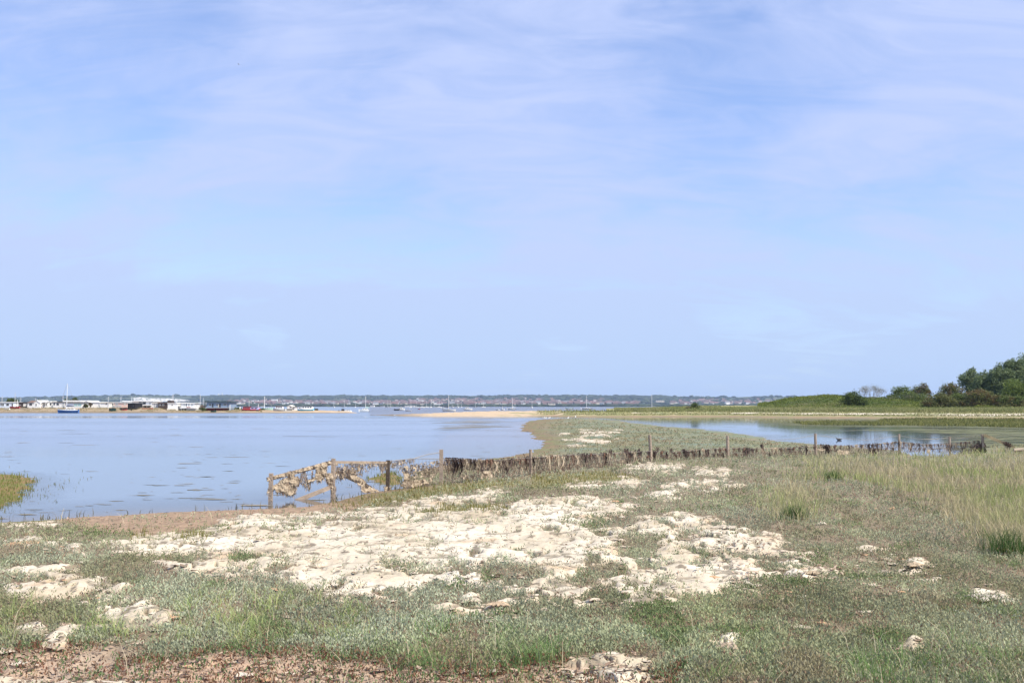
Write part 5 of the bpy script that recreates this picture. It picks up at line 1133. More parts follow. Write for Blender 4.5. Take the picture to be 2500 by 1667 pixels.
for a in [('bush', 'dark round bush on the hill just left of the bare-branched one', 'bush', 2052, 2110, 956, 993, 22, *GD, 4200, .30, None), ('bush', 'tiny dark thorn bush on the grassy mound at the waterside', 'bush', 1685, 1707, 982.5, 998, 9, *GD, 900, .22, None),
          ('bush', 'brownish low bush right of the mound before the meadow', 'bush', 1672, 1690, 992, 1001.5, 7, (.10, .10, .045), (.19, .16, .09), 700, .2, None),
          ('bush', 'green bush with a rounded left shoulder under the clear gap of sky', 'bush', 2172, 2232, 942.5, 972, 46, *GM, 3800, .32, None), ('bush', 'russet green round bush right of the rounded one', 'bush', 2226, 2274, 936.5, 968, 48, *GB, 3600, .32, (.20, .13, .06)),
          ('bush', 'low sprawling bush with pale blossom on the hill crest', 'bush', 2165, 2275, 955, 975, 40, *GM, 3400, .28, (.24, .24, .15)),
          ('bush', 'broad russet topped bush at the meadow edge', 'bush', 2255, 2330, 958, 992, 20, *GB, 5200, .30, (.17, .11, .05)), ('bush', 'wide dark bush with a russet crown in the middle of the thicket', 'bush', 2350, 2440, 949, 994, 21, *GB, 7200, .32, (.19, .12, .06)),
          ('bush', 'mid green bush between the two russet bushes', 'bush', 2310, 2365, 959, 992, 24, *GM, 4200, .30, None), ('bush', 'low green bush at the right edge of the picture', 'bush', 2425, 2505, 962, 994, 22, *GM, 5200, .30, (.16, .12, .06)),
          ('bush', 'dark shrub with a twiggy top left of the tall trees', 'bush', 2292, 2352, 931, 968, 44, *GB, 4200, .32, (.19, .13, .07)), ('bush', 'bright green leafy shrub before the tallest tree', 'bush', 2445, 2520, 923, 968, 34, (.10, .15, .03), (.19, .235, .06), 5200, .34, None)]:
    nm, lab, ca, x0, x1, yt, yb, Y, c0, c1, n, sz, spot = a; plant(nm, lab, ca, x0, x1, yt, yb, Y, c0, c1, n, sz, rg, TG, spot=spot)
GT = ((.085, .125, .05), (.27, .33, .165))
for lab, x0, x1, yt, yb, n in [('grey-green poplar-like tree at the left end of the tall row', 2342, 2400, 896, 966, 6500), ('second tall tree of the row with a notched top', 2385, 2428, 902, 966, 5200), ('rounded lower tree filling the gap before the notched one', 2362, 2412, 916, 968, 5200), ('rounded lower tree filling the gap before the pointed one', 2405, 2462, 912, 968, 5600), ('broad lower tree before the tallest tree at the right edge', 2452, 2530, 900, 968, 7200), ('third tall tree rising to a pointed tip', 2412, 2470, 884, 966, 7200), ('fourth tall tree set slightly behind the pointed one', 2446, 2500, 873, 964, 7400), ('tallest dark tree at the right edge of the picture', 2470, 2560, 858, 964, 9500), ('tall tree partly outside the right edge', 2530, 2640, 850, 964, 9000)]:
    w = x1 - x0; Y, zb = hill_spot((x0 + x1) / 2, 44 + 5 * (len(lab) % 3)); xa = at(x0, yb, Y)[0]; xb, _, zt = at(x1, yt, Y); t = thing('tree', lab, 'tree', ((xa + xb) / 2, Y, zb), 0, 'row of tall trees at the right'); ww = xb - xa; hh_ = zt - zb; lobes = []
    for i in range(17):
        v0 = rg.uniform(.08, .86); u = rg.uniform(-1, 1) * (1 - max(0, v0 - .5) * 1.1); lobes.append((u * ww * .44, rg.normal(0, ww * .14), hh_ * v0, ww * rg.uniform(.15, .26), ww * .22, hh_ * rg.uniform(.10, .17)))
    lobes += [(rg.normal(0, ww * .06), 0, hh_ * .88, ww * .12, ww * .12, hh_ * .11), (0, 0, hh_ * .45, ww * .32, ww * .3, hh_ * .33)]
    limbs(t, hh_, .22, lobes, rg); foliage('crown', lobes, int(n * 1.5), .36, *GT, t, rg, up=.2)
# bare-branched bush
y, zb = hill_spot(2128., 40); x = at(2128, 972, y)[0]; t = thing('bare_bush', 'grey bare-branched bush with sparse leaves on the hill crest', 'bush', (x, y, zb), 0, TG); b = MB(); tips = []
def branch(p, d, l, r, dep):
    q = p + d * l; b.tube([p, (p + q) / 2 + Vector(rg.normal(0, l * .06, 3)), q], [r, r * .8, r * .55], 5, False)
    if dep == 0: tips.append(q); return
    for _ in range(3 if dep > 1 else 4):
        nd = (d + Vector(rg.normal(0, .40, 3))); nd.z = abs(nd.z) * .7 + .12; nd.normalize(); branch(q, nd, l * rg.uniform(.6, .85), r * .55, dep - 1)
for i in range(8): branch(Vector((-.9 + .26 * i, rg.normal(0, .3), -.2)), Vector((-.75 + .21 * i, rg.normal(0, .25), 1)).normalized(), 1.35, .075, 3)
b.build('branches', DEADB, t)
tp_ = np.array([list(q) for q in tips]); tp_ = np.repeat(tp_, 4, 0) + rg.normal(0, .28, (len(tp_) * 4, 3)); v, f, c = leaf_quads(tp_, .20, .6, 0, lerp((.20, .20, .15), (.38, .36, .30), rg.random(len(tp_))), rg); npmesh('leaves', v, f, M_LEAF, c, parent=t)
# dark trees and bushes behind and between the spit houses
for a in [('tree', 'dark tree rising behind the blue yacht, left one of two', 'tree', 157, 173, 970.5, 985, 392, *GD, 1600, .35, None), ('tree', 'dark tree rising behind the blue yacht, right one of two', 'tree', 174.5, 192, 970, 985, 393, *GD, 1700, .35, None),
          ('bush', 'dark bush between the glazed house and the white boathouse', 'bush', 202, 216, 984, 994.6, 350, *GD, 1200, .25, (.13, .11, .06)), ('bush', 'brown leafed shrub right of the dark bush on the spit', 'bush', 216, 224, 982, 994, 352, (.14, .11, .07), (.24, .19, .13), 600, .22, None),
          ('tree', 'small tree over the hipped roof of the white bungalow', 'tree', 92, 101, 974, 982, 380, *GD, 700, .3, None), ('bush', 'pinkish flowering shrub left of the blue-grey house', 'bush', 487, 504, 988, 999, 346, (.26, .18, .13), (.36, .26, .20), 900, .22, None),
          ('bush', 'dark bush on the bank left of the maroon boarded base', 'bush', 484, 505, 994.5, 1002, 341, *GD, 1100, .22, None), ('bush', 'dark bush on the sand left of the red houseboat', 'bush', 573, 590, 992, 1003, 345, *GD, 1100, .25, None),
          ('bush', 'dark bush behind the light blue houseboat on the sand', 'bush', 756, 777, 996.4, 1003.6, 343, (.04, .045, .03), (.09, .09, .06), 1000, .22, None), ('bush', 'dark thicket behind the red houseboat', 'bush', 630, 648, 996.6, 1003, 342, *GD, 900, .22, None),
          ('tree', 'dark trees behind the dark brown bungalow', 'tree', 14, 44, 972, 985, 400, *GD, 1700, .35, None)]:
    nm, lab, ca, x0, x1, yt, yb, Y, c0, c1, n, sz, spot = a; plant(nm, lab, ca, x0, x1, yt, yb, Y, c0, c1, n, sz, rg, 'trees and bushes among the waterside homes', spot=spot, lob=4)

# ------------------------------------------------------------------ the broken fence and the seaweed caught on it
WET = mat('dark_wet_timber', (.085, .065, .05), .8, .3, 5.0, bump=.4, bscale=20)
MOSSW = mat('mossy_strut_wood', (.43, .34, .19), .9, .3, 5.0, bump=.4, bscale=20)
# (photo column, base row, top row) of the fence line from the water to the right-hand end
FENCE = [(660, 1226, 1155), (812, 1213, 1119), (946, 1197, 1123), (1077, 1183, 1097), (1297, 1160, 1097), (1590, 1128, 1061), (1777, 1118, 1063.5), (1992, 1114, 1058), (2196, 1110, 1059), (2320, 1107, 1066), (2400, 1105, 1059)]
FW = []
for px_, yb, yt in FENCE:
    x, y, z = ground_z(px_, yb)
    if px_ < 840: x, y = map(float, unproj(px_, {660: 1223, 812: 1213}[px_])); z = 0.0
    zt = H + float(ray(px_, yt)[1]) * y; FW.append((x, y, z, zt))
fk = np.array([x / y for x, y, z, zt in FW]); fx = np.array([q[0] for q in FW]); fy = np.array([q[1] for q in FW]); fz = np.array([q[2] for q in FW])
def on_fence(px_, py_):
    """point of the fence's own upright plane seen at a map point"""
    kx, kz = ray(px_, py_); kx = np.asarray(kx); i = np.clip(np.searchsorted(fk, kx) - 1, 0, len(fk) - 2)
    x0, y0, x1, y1 = fx[i], fy[i], fx[i + 1], fy[i + 1]; s_ = (kx * y0 - x0) / ((x1 - x0) - kx * (y1 - y0)); Y = y0 + s_ * (y1 - y0)
    return kx * Y, Y, H + np.asarray(kz) * Y
def local(o, p): return (p[0] - o[0], p[1] - o[1], p[2] - o[2])
def P3(px_, py_):
    a, b_, c_ = on_fence(np.array([float(px_)]), np.array([float(py_)])); return (float(a[0]), float(b_[0]), float(c_[0]))
# wooden rail section standing in the water
o = FW[0][:3]; t = thing('rail_fence', 'broken wooden rail fence standing in the shallow water', 'fence', o)
for i, (q, w) in enumerate(((FW[0], .10), (FW[1], .105), (FW[2], .11))):
    b = MB(); b.bar(local(o, (q[0], q[1], q[2] - .5)), local(o, (q[0] + .01, q[1], q[3])), w, w * .9); b.build('post', WET if i == 2 else WOOD, t)
b = MB(); b.bar(local(o, P3(652, 1170)), local(o, P3(818, 1127.5)), .05, .095); b.build('rail', WOOD, t)
b = MB(); b.bar(local(o, P3(818, 1128)), local(o, P3(948, 1129)), .045, .07); b.build('rail', WOOD, t)
b = MB(); b.bar(local(o, (P3(722, 1208)[0], P3(722, 1208)[1] - .05, -.04)), local(o, P3(812, 1187)), .05, .10); b.build('brace', WOOD, t)
b = MB(); b.bar(local(o, P3(655, 1196)), local(o, P3(735, 1172)), .045, .08); b.build('brace', WOOD, t)
b = MB(); b.bar(local(o, P3(845, 1163)), local(o, P3(905, 1190)), .045, .08); b.build('brace', WET, t)
b = MB(); b.tube([local(o, P3(753, 1176)), local(o, P3(754.5, 1200))], .012, 5); b.tube([local(o, P3(790, 1196)), local(o, P3(791, 1206))], .01, 5); b.build('wire', WIREM, t)
# wire section across the marsh
o = FW[3][:3]; t = thing('wire_fence', 'long post and wire fence crossing the marsh, hung with seaweed', 'fence', o)
for i, q in enumerate(FW[3:]):
    b = MB(); r_ = .062 if i not in (1, 7) else .05; lean = (.0, .02, .05, 0, .01, 0, .02, -.02)[i]
    if i == 7: b.bar(local(o, (q[0], q[1], q[2] - .4)), local(o, (q[0], q[1], q[3] - .02)), .10, .10)
    elif i == 0: b.bar(local(o, (q[0], q[1], q[2] - .4)), local(o, (q[0], q[1], q[3])), .105, .09)
    else: b.tube([local(o, (q[0], q[1], q[2] - .4)), local(o, (q[0] - lean * .5, q[1], (q[2] + q[3]) / 2)), local(o, (q[0] - lean, q[1], q[3]))], [r_, r_ * .95, r_ * .9], 8)
    b.build('post', WOOD, t)
q = FW[-1]; b = MB(); p1 = P3(2400, 1061.5); x, y, z = ground_z(2478, 1104); b.bar(local(o, (p1[0], p1[1] - .09, p1[2])), local(o, (x, y, z + .22)), .09, .14); b.build('strut', MOSSW, t)
W_TOP = [(1590, 1066), (1640, 1071), (1700, 1072), (1777, 1067.5), (1830, 1074), (1880, 1076), (1940, 1071), (1992, 1062), (2060, 1071), (2120, 1074), (2196, 1063), (2232, 1070), (2260, 1073), (2285, 1071.5), (2320, 1067.5), (2345, 1069.5), (2370, 1067), (2400, 1060)]
W_MID = [(946, 1126), (1010, 1119), (1077, 1120), (1130, 1121), (1200, 1124), (1297, 1116.5), (1400, 1110), (1490, 1106.5), (1590, 1101), (1640, 1104), (1730, 1096), (1777, 1094), (1860, 1095), (1940, 1093), (1992, 1088), (2060, 1088), (2120, 1085), (2196, 1078.5), (2260, 1085), (2320, 1083), (2400, 1075)]
W_LOW = [(946, 1140), (1077, 1145), (1297, 1138), (1490, 1126), (1590, 1111), (1777, 1106), (1860, 1106), (1992, 1098), (2100, 1097), (2196, 1092), (2260, 1095), (2320, 1095), (2400, 1090)]
for Wp, r_ in ((W_TOP, .007), (W_MID, .009), (W_LOW, .007)):
    b = MB(); b.tube([local(o, P3(*p)) for p in Wp], r_, 4); b.build('wire', WIREM, t)
b = MB(); b.tube([local(o, P3(*p)) for p in ((1010, 1119), (1045, 1109), (1077, 1104))], .009, 4); b.build('wire', WIREM, t)
# netting between the two lower wires
b = MB(); zz_ = []
for i_, x0 in enumerate(np.arange(950, 2398, 9.0)):
    ya = np.interp(x0, *zip(*W_MID)); yb = np.interp(x0, [946, 1077, 1297, 1590, 1992, 2400], [1192, 1178, 1156, 1125, 1111, 1104]); zz_ += [local(o, P3(x0, q_)) for q_ in ((ya, yb) if i_ % 2 == 0 else (yb, ya))]
b.tube(zz_, .0035, 3, False)
b.build('wire_netting', WIREM, t)
x, y, z = ground_z(2478, 1108); 
b = MB(); b.tube([(-.35, .05, .10), (0, 0, .13), (.30, -.06, .10)], [.09, .085, .075], 8); lg = thing('driftwood_log', 'short pale log lying at the foot of the fallen strut', 'log', (x + .25, y - .15, z + .08)); b.build('log', mat('bleached_wood', (.42, .34, .25), .9, .2, 6.0), lg)

def strands(P_, L_, w, cols, rg, sway=.25, seg=3):
    """hanging ribbons of weed, one per point"""
    n = len(P_); L_ = np.broadcast_to(L_, (n,)); w = np.broadcast_to(w, (n,)); a = rg.uniform(0, 6.28, n); sx = np.cos(a); sy = np.sin(a) * .7
    vv = []; x = P_.copy()
    for k in range(seg + 1):
        ww = w * (1.0, 1.15, .8, .25)[min(k, 3)] * .5 * rg.uniform(.6, 1.4, n); off = np.stack([sx * ww, sy * ww, 0 * ww], 1); vv += [x - off, x + off]
        x = x + np.stack([rg.normal(0, sway, n), rg.normal(0, sway * .6, n), -np.abs(1 + rg.normal(0, .25, n))], 1) * (L_ / seg)[:, None]
    v = np.stack(vv, 1).reshape(-1, 3); m_ = 2 * (seg + 1); i = np.arange(n)[:, None] * m_
    f = np.concatenate([i + np.array([[2 * k, 2 * k + 1, 2 * k + 3, 2 * k + 2]]) for k in range(seg)], 0); return v, f, np.repeat(cols, m_, 0)
def tangles(P_, size, cols, rg):
    """short bits of weed lying every way, for matted masses"""
    n = len(P_); v, f, c = leaf_quads(P_, size * rg.uniform(.5, 1.4, n), .38, 0, cols, rg); k = np.repeat(P_, 4, 0); v[:, 1] = k[:, 1] + (v[:, 1] - k[:, 1]) * .6; return v, f, c
rw = np.random.default_rng(41)
def wcol(n, dark, rg):
    """dark: share of black-brown weed; the rest is bleached"""
    a = lerp((.06, .046, .041), (.22, .165, .13), rg.random(n)); b_ = lerp((.34, .265, .18), (.62, .51, .38), rg.random(n)); r_ = lerp((.16, .09, .06), (.30, .18, .12), rg.random(n)); q = rg.random(n)
    return np.where((q < dark)[:, None], a, np.where((q < dark + (1 - dark) * .2)[:, None], r_, b_))
# three weed bunches, then every bunch on the wires a copy
def bunch(kind, k):
    rg_ = np.random.default_rng(60 + k); n = (20, 16, 16)[kind]; p = np.stack([rg_.normal(0, .030, n), rg_.normal(0, .02, n), rg_.uniform(-.03, .03, n)], 1)
    c = {0: lerp((.04, .03, .03), (.165, .115, .095), rg_.random(n)), 1: lerp((.12, .07, .05), (.32, .19, .13), rg_.random(n)), 2: lerp((.36, .27, .18), (.58, .48, .35), rg_.random(n))}[kind]
    v, f, c = strands(p, rg_.uniform(.06, .30, n), rg_.uniform(.010, .024, n), c, rg_, .34); v2, f2, c2_ = strands(p[:6] * np.array([2.2, 1, 1]), .06, .028, c.reshape(n, -1, 3)[:6, 0], rg_, .6)
    return join([(v, f, c), (v2, f2, c2_)])
BN = [('dark', 'blackish bunch of dried seaweed hanging over the fence wire'), ('rust', 'rusty brown bunch of dried seaweed hanging over the fence wire'), ('pale', 'bleached straw coloured bunch of dried seaweed hanging over the fence wire')]
bm_ = {}
def hang(kind, var, p, s_, rz):
    key = (kind, var)
    if key not in bm_: v, f, c = bunch(kind, kind * 10 + var); ob = npmesh('seaweed_bunch', v, f, M_WEED, c); bm_[key] = ob
    else: ob = bm_[key].copy(); COL.objects.link(ob)
    ob.location = p; ob.scale = (s_ * 1.1, s_, s_); ob.rotation_euler = (0, 0, rz); tag(ob, BN[kind][1], 'seaweed', 'bunches of dried seaweed on the fence wires')
x_ = 1092.0
while x_ < 2395:
    far_ = np.interp(x_, [1090, 1590, 2400], [1, .72, .72]); q = random.random()
    if not (1560 < x_ < 1580):
        yy_ = np.interp(x_, *zip(*W_MID)) - .5; k_ = 0 if q < .40 else (1 if q < .66 else 2)
        if 1080 < x_ < 1130: k_ = 0
        hang(k_, random.randrange(3), P3(x_, yy_), random.uniform(.55, 1.35) * (1.3 if x_ < 1560 else 1), random.uniform(-.5, .5))
    if random.random() < .55:
        yy_ = np.interp(x_, *zip(*W_LOW)) - .5; q = random.random(); hang(0 if q < .4 else (1 if q < .7 else 2), random.randrange(3), P3(x_ + 4, yy_), random.uniform(.55, 1.0), random.uniform(-.5, .5))
    x_ += random.uniform(7, 15) / far_ ** .5 * (.9 if x_ < 1500 else .85)
for x_, y_, k_, s_ in [(1528, 1097, 0, 1.7), (1541, 1104, 0, 1.5), (1563, 1098, 0, 1.7), (1605, 1093, 0, .9), (1638, 1096, 0, 1.0), (1673, 1097, 0, 1.2), (1490, 1100, 0, 1.2), (1475, 1107, 0, 1.2), (1725, 1098, 0, 1.6), (1862, 1085, 0, 1.0), (1820, 1095, 0, 1.6), (2015, 1087, 0, 1.9), (2102, 1085, 0, 1.0), (2132, 1096, 0, 1.7), (2184, 1079, 0, 1.0), (2225, 1081, 0, 1.2), (2150, 1084, 0, .9), (2131, 1085, 0, 1.0), (2396, 1084, 0, 2.2), (2387, 1090, 0, 2.0), (2408, 1088, 0, 1.9), (2378, 1094, 0, 1.6), (2412, 1093, 0, 1.6)]:
    hang(k_, random.randrange(3), P3(min(x_, 2399), y_), s_, random.uniform(-.5, .5))
# the strut's own load of weed
p1 = P3(2400, 1061.5); x, y, z = ground_z(2478, 1104)
for f_, s_ in ((.68, 1.5), (.74, 1.7), (.80, 1.3)): hang(0, 1, (p1[0] + (x - p1[0]) * f_, p1[1] + (y - p1[1]) * f_ - .1, p1[2] + (z + .22 - p1[2]) * f_ + .06), s_, .2)
# matted weed through the netting and draped over the rails, one mass
def inside(poly, n, rg, ys=1):
    A = np.array(poly, float); p = np.stack([rg.uniform(A[:, 0].min(), A[:, 0].max(), n), rg.uniform(A[:, 1].min(), A[:, 1].max(), n)], 1); return p[sdf(poly, p[:, 0], p[:, 1], ys) > 0]
parts = []
def mass(poly, n, dark, L_=.085, w=.010, mat_=.034, gap=0.0, sheet_=False):
    pale_ = dark <= .15; p = inside(poly, int(n * (2.8 if pale_ else 1.7)), rw)
    if pale_: parts.append(sheet(poly))
    elif sheet_: parts.append(sheet(poly, .02, .22)); g_ = fbm(p[:, 0] * .06, p[:, 1] * .05, 3, 501); p = p[g_ > gap + .10 - .5 * rw.random(len(p))]
    x, y, z = on_fence(p[:, 0], p[:, 1]); Q = np.stack([x, y + rw.normal(0, .03, len(x)), np.maximum(z, .01)], 1); h_ = len(Q) // (5 if pale_ else 2); zmin = .012
    a = strands(Q[:h_], L_ * rw.uniform(.5, 1.3, h_), w * rw.uniform(.6, 1.5, h_), wcol(h_, dark, rw), rw, .35); a[0][:, 2] = np.maximum(a[0][:, 2], zmin); b_ = tangles(Q[h_:], mat_ * (.75 if pale_ else 1), wcol(len(Q) - h_, dark, rw), rw); parts.extend([a, b_])
PALE = .10
def sheet(poly, hole=-.58, dark=.0, cell=1.7):
    A = np.array(poly, float); xs = np.arange(A[:, 0].min() - 2, A[:, 0].max() + 2, cell); ys = np.arange(A[:, 1].min() - 2, A[:, 1].max() + 2, cell); u, v_ = np.meshgrid(xs, ys)
    u = u + rw.normal(0, cell * .18, u.shape); v_ = v_ + rw.normal(0, cell * .18, u.shape); d = sdf(poly, u, v_) + 3.5 * fbm(u * .16, v_ * .16, 3, 511); ok = (d > 0) & (fbm(u * .11, v_ * .09, 3, 512) > hole)
    x, y, z = on_fence(u, v_); y = y - .05 + .085 * fbm(u * .10, v_ * .07, 3, 513) + .03 * fbm(u * .4, v_ * .3, 2, 514); q = np.clip(.55 + .9 * fbm(u * .30, v_ * .18, 3, 515), 0, 1); c = lerp((.33, .255, .175), (.56, .46, .335), q); c = lerp(c, (.075, .05, .042), sstep(fbm(u * .22, v_ * .16, 3, 516), .34 - dark, .55 - dark) * .8)
    F_ = grid_faces(*u.shape); F_ = F_[ok.ravel()[F_].all(1)]; use = np.unique(F_); m_ = np.full(u.size, -1); m_[use] = np.arange(len(use))
    return np.stack([x, y, np.maximum(z, .005)], -1).reshape(-1, 3)[use], m_[F_], c.reshape(-1, 3)[use]
mass([(652, 1166), (812, 1121), (812, 1131), (652, 1176)], 900, .15)                       # over the sloping rail
mass([(655, 1192), (676, 1180), (690, 1168), (705, 1163), (728, 1162), (736, 1176), (724, 1186), (722, 1207), (700, 1209), (690, 1203), (676, 1203), (672, 1193), (658, 1205), (652, 1204)], 2600, PALE)
mass([(700, 1152), (716, 1148), (722, 1166), (704, 1168)], 300, PALE); mass([(736, 1150), (744, 1148), (752, 1170), (760, 1190), (750, 1194), (738, 1180), (732, 1165)], 600, .25)
mass([(748, 1172), (770, 1162), (780, 1166), (762, 1176), (750, 1178)], 260, PALE); mass([(772, 1136), (800, 1128), (796, 1160), (786, 1172), (774, 1176), (770, 1160)], 1200, PALE); mass([(796, 1155), (818, 1152), (814, 1184), (804, 1186), (795, 1170)], 700, PALE)
mass([(761, 1148), (764, 1148), (763, 1172), (760, 1172)], 60, PALE); mass([(808, 1184), (820, 1186), (820, 1215), (812, 1213)], 220, PALE)
mass([(815, 1127), (944, 1126), (944, 1134), (900, 1140), (820, 1136)], 900, .35, sheet_=True); mass([(815, 1150), (850, 1147), (890, 1148), (888, 1156), (860, 1160), (836, 1166), (818, 1168)], 1400, .55, sheet_=True); mass([(822, 1138), (890, 1138), (900, 1150), (820, 1152)], 700, .3, sheet_=True)
mass([(850, 1158), (872, 1160), (892, 1172), (900, 1184), (918, 1192), (932, 1200), (900, 1204), (884, 1202), (880, 1186), (866, 1174)], 1500, PALE); mass([(938, 1186), (954, 1186), (954, 1203), (938, 1203)], 200, PALE, .06)
mass([(925, 1128), (945, 1124), (946, 1146), (930, 1150)], 300, .35)
mass([(946, 1126), (1010, 1118), (1014, 1124), (950, 1142)], 700, .35, sheet_=True); mass([(970, 1140), (1020, 1130), (1072, 1122), (1074, 1140), (1060, 1160), (1000, 1170), (985, 1160)], 2200, .45, sheet_=True)
mass([(988, 1152), (1002, 1156), (994, 1180), (988, 1196), (984, 1176)], 240, .0); mass([(1003, 1172), (1038, 1168), (1048, 1180), (1020, 1186), (1006, 1192)], 900, .0); mass([(1044, 1172), (1056, 1156), (1066, 1150), (1052, 1180)], 160, .0)
mass([(1082, 1122), (1300, 1120), (1300, 1140), (1082, 1146)], 2600, .50, gap=.05); mass([(1085, 1144), (1300, 1138), (1300, 1158), (1160, 1166), (1085, 1180)], 1800, .35, gap=.12)
mass([(1180, 1148), (1200, 1148), (1206, 1172), (1184, 1176), (1170, 1166)], 420, .0); mass([(1125, 1160), (1145, 1158), (1130, 1174)], 120, .0)
mass([(1300, 1118), (1400, 1112), (1490, 1108), (1490, 1136), (1400, 1150), (1300, 1160)], 3400, .60, gap=.05, L_=.12); mass([(1300, 1146), (1490, 1130), (1560, 1132), (1400, 1154), (1300, 1164)], 1800, .35)
mass([(1490, 1118), (1590, 1106), (1640, 1106), (1720, 1110), (1720, 1128), (1600, 1132), (1490, 1142)], 2600, .50, gap=.05)
mass([(1720, 1100), (1850, 1100), (1992, 1094), (1992, 1112), (1850, 1120), (1720, 1124)], 2800, .42, gap=.10); mass([(1992, 1092), (2100, 1088), (2196, 1084), (2196, 1106), (2100, 1112), (1992, 1114)], 2600, .40, gap=.06)
mass([(1992, 1094), (2020, 1095), (2010, 1102), (1995, 1100)], 160, .0); mass([(2040, 1098), (2075, 1099), (2070, 1110), (2045, 1110)], 260, .0)
mass([(2196, 1082), (2320, 1082), (2398, 1078), (2398, 1106), (2320, 1110), (2270, 1096), (2196, 1108)], 3000, .38, gap=.06); mass([(2370, 1084), (2392, 1084), (2390, 1096), (2372, 1094)], 260, .0); mass([(2262, 1094), (2272, 1095), (2270, 1108), (2262, 1106)], 80, 0)
J = join(parts); tag(npmesh('matted_seaweed', J[0], J[1], M_WEED, J[2], kind='stuff'), 'matted dark and bleached seaweed clogging the fence rails and netting', 'seaweed')

# ------------------------------------------------------------------ single plants, lumps and birds
def rush(label, px0, px1, yt, yb, n, c0, c1, name='rush_clump'):
    x, y, z = ground_z((px0 + px1) / 2, yb); w = at(px1, yb, y)[0] - at(px0, yb, y)[0]; hh_ = (yb - yt) / F * y * 1.1; t = thing(name, label, 'rushes', (x, y, z), 0, 'dark green rush clumps in the marsh')
    p = np.stack([rg.normal(0, w * .24, n), rg.normal(0, w * .2, n), np.full(n, -.02)], 1); B1 = blades(p, hh_ * rg.uniform(.35, 1.05, n), .007 * max(1, y / 12), .36, lerp(lerp(c0, c1, rg.random(n)), (.36, .32, .18), (rg.random(n) < .22) * 1.0), rg)
    m_ = n // 6; p = np.stack([rg.normal(0, w * .3, m_), rg.normal(0, w * .25, m_), rg.uniform(0, hh_ * .3, m_)], 1); v, f, c = leaf_quads(p, .04, .4, .3, lerp((.30, .22, .08), (.36, .28, .13), rg.random(m_)), rg); J_ = join([B1, (v, f, c)]); npmesh('stems', J_[0], J_[1], M_LEAF, J_[2], parent=t)
DG0, DG1 = (.05, .11, .028), (.12, .20, .06)
rush('large dark green rush clump at the right edge of the marsh', 2408, 2510, 1290, 1358, 460, DG0, DG1); rush('dark green rush clump in the straw grass left of the tall grass', 1912, 1966, 1232, 1268, 320, DG0, DG1); rush('small green rush clump near the fence end', 2012, 2056, 1146, 1171, 260, (.07, .14, .03), (.13, .21, .06)); rush('low flat green clump just before the fence', 1935, 1982, 1131, 1139, 160, (.06, .13, .04), (.12, .2, .07))
def lump(label, px0, px1, yt, yb, col, seed, name='algae_lump', cat='dried algae'):
    """a stiff folded sheet of dried algae thrown over the plants"""
    x, y, z = ground_z((px0 + px1) / 2, yb); w = at(px1, yb, y)[0] - at(px0, yb, y)[0]; hh_ = (yb - yt) / F * y * .30; n = 22; g_ = np.random.default_rng(seed)
    u, v_ = np.meshgrid(np.linspace(-1, 1, n), np.linspace(-1, 1, n)); r_ = np.sqrt(u * u + v_ * v_); a = np.arctan2(v_, u); edge = 1 + .24 * np.sin(a * 3 + seed) + .16 * np.sin(a * 7 + seed * 2) + .14 * np.sin(a * 13 + seed * 3)
    k = np.maximum(np.abs(u), np.abs(v_)) / np.maximum(r_, 1e-6); X_ = u * k * edge * w * .5; Y_ = v_ * k * edge * w * .42
    Z_ = hh_ * (np.clip(1 - (r_ * k) ** 2.2, 0, 1) ** .6) * (.75 + .6 * fbm(u * 1.6 + seed, v_ * 1.6, 3, seed)) + .012 * fbm(u * 6, v_ * 6, 2, seed + 1) + .015
    top_ = np.stack([X_, Y_, Z_], -1).reshape(-1, 3); m_ = lerp(np.array(col) * .45, np.array(col) * .95, np.clip(.55 + fbm(u * 2.6, v_ * 2.6, 3, seed + 2) * 1.3, 0, 1)).reshape(-1, 3)
    ob = npmesh(name, top_, grid_faces(n, n), M_GROUND, m_, smooth=True); so_ = ob.modifiers.new('thickness', 'SOLIDIFY'); so_.thickness = .012; ob.location = (x, y, z); return tag(ob, label, cat, 'lumps of bleached algae lying on the plants')
CR = (.62, .53, .41)
for i, a in enumerate([('smooth cream algae lump left of centre in the lower foreground', 1128, 1172, 1448, 1480, CR), ('orange edged cream algae lump just right of the smooth one', 1192, 1243, 1470, 1492, (.60, .46, .31)), ('grey-tan standing algae flap in the right foreground', 1755, 1802, 1554, 1598, (.50, .40, .29)), ('curled algae strip at the foot of the standing flap', 1748, 1832, 1592, 1614, (.56, .46, .35)), ('ragged algae lump standing by itself at the lower right', 2203, 2250, 1548, 1594, (.52, .43, .30)),
        ('long bleached algae ridge near the right edge', 2362, 2442, 1441, 1464, (.58, .51, .42)), ('small pale algae lump near the right end of the brown litter', 2212, 2256, 1372, 1392, (.56, .44, .30)), ('brownish folded algae lump above the standing flap', 1968, 1998, 1392, 1416, (.52, .41, .28)), ('small algae scrap at the lower edge right of the green grass', 1638, 1668, 1632, 1662, (.54, .44, .33)), ('pale algae flap at the left among grey-green plants', 58, 112, 1530, 1562, (.42, .36, .25)),
        ('small pinkish algae tuft in the left foreground', 138, 172, 1498, 1522, (.50, .38, .30)), ('pale algae lump standing in the lower grass at centre left', 886, 906, 1534, 1556, CR), ('thin wrinkled algae flap at the lower centre', 1560, 1602, 1596, 1640, (.48, .39, .28)), ('orange-tan algae slab on the left among grey-green plants', 24, 100, 1308, 1328, (.56, .36, .22)), ('dark edged brown algae slab below the orange one', 156, 192, 1334, 1358, (.42, .29, .21)), ('white algae slab on the upper right marsh near the mats', 1745, 1800, 1276, 1300, CR)]):
    lump(*a, 700 + i)
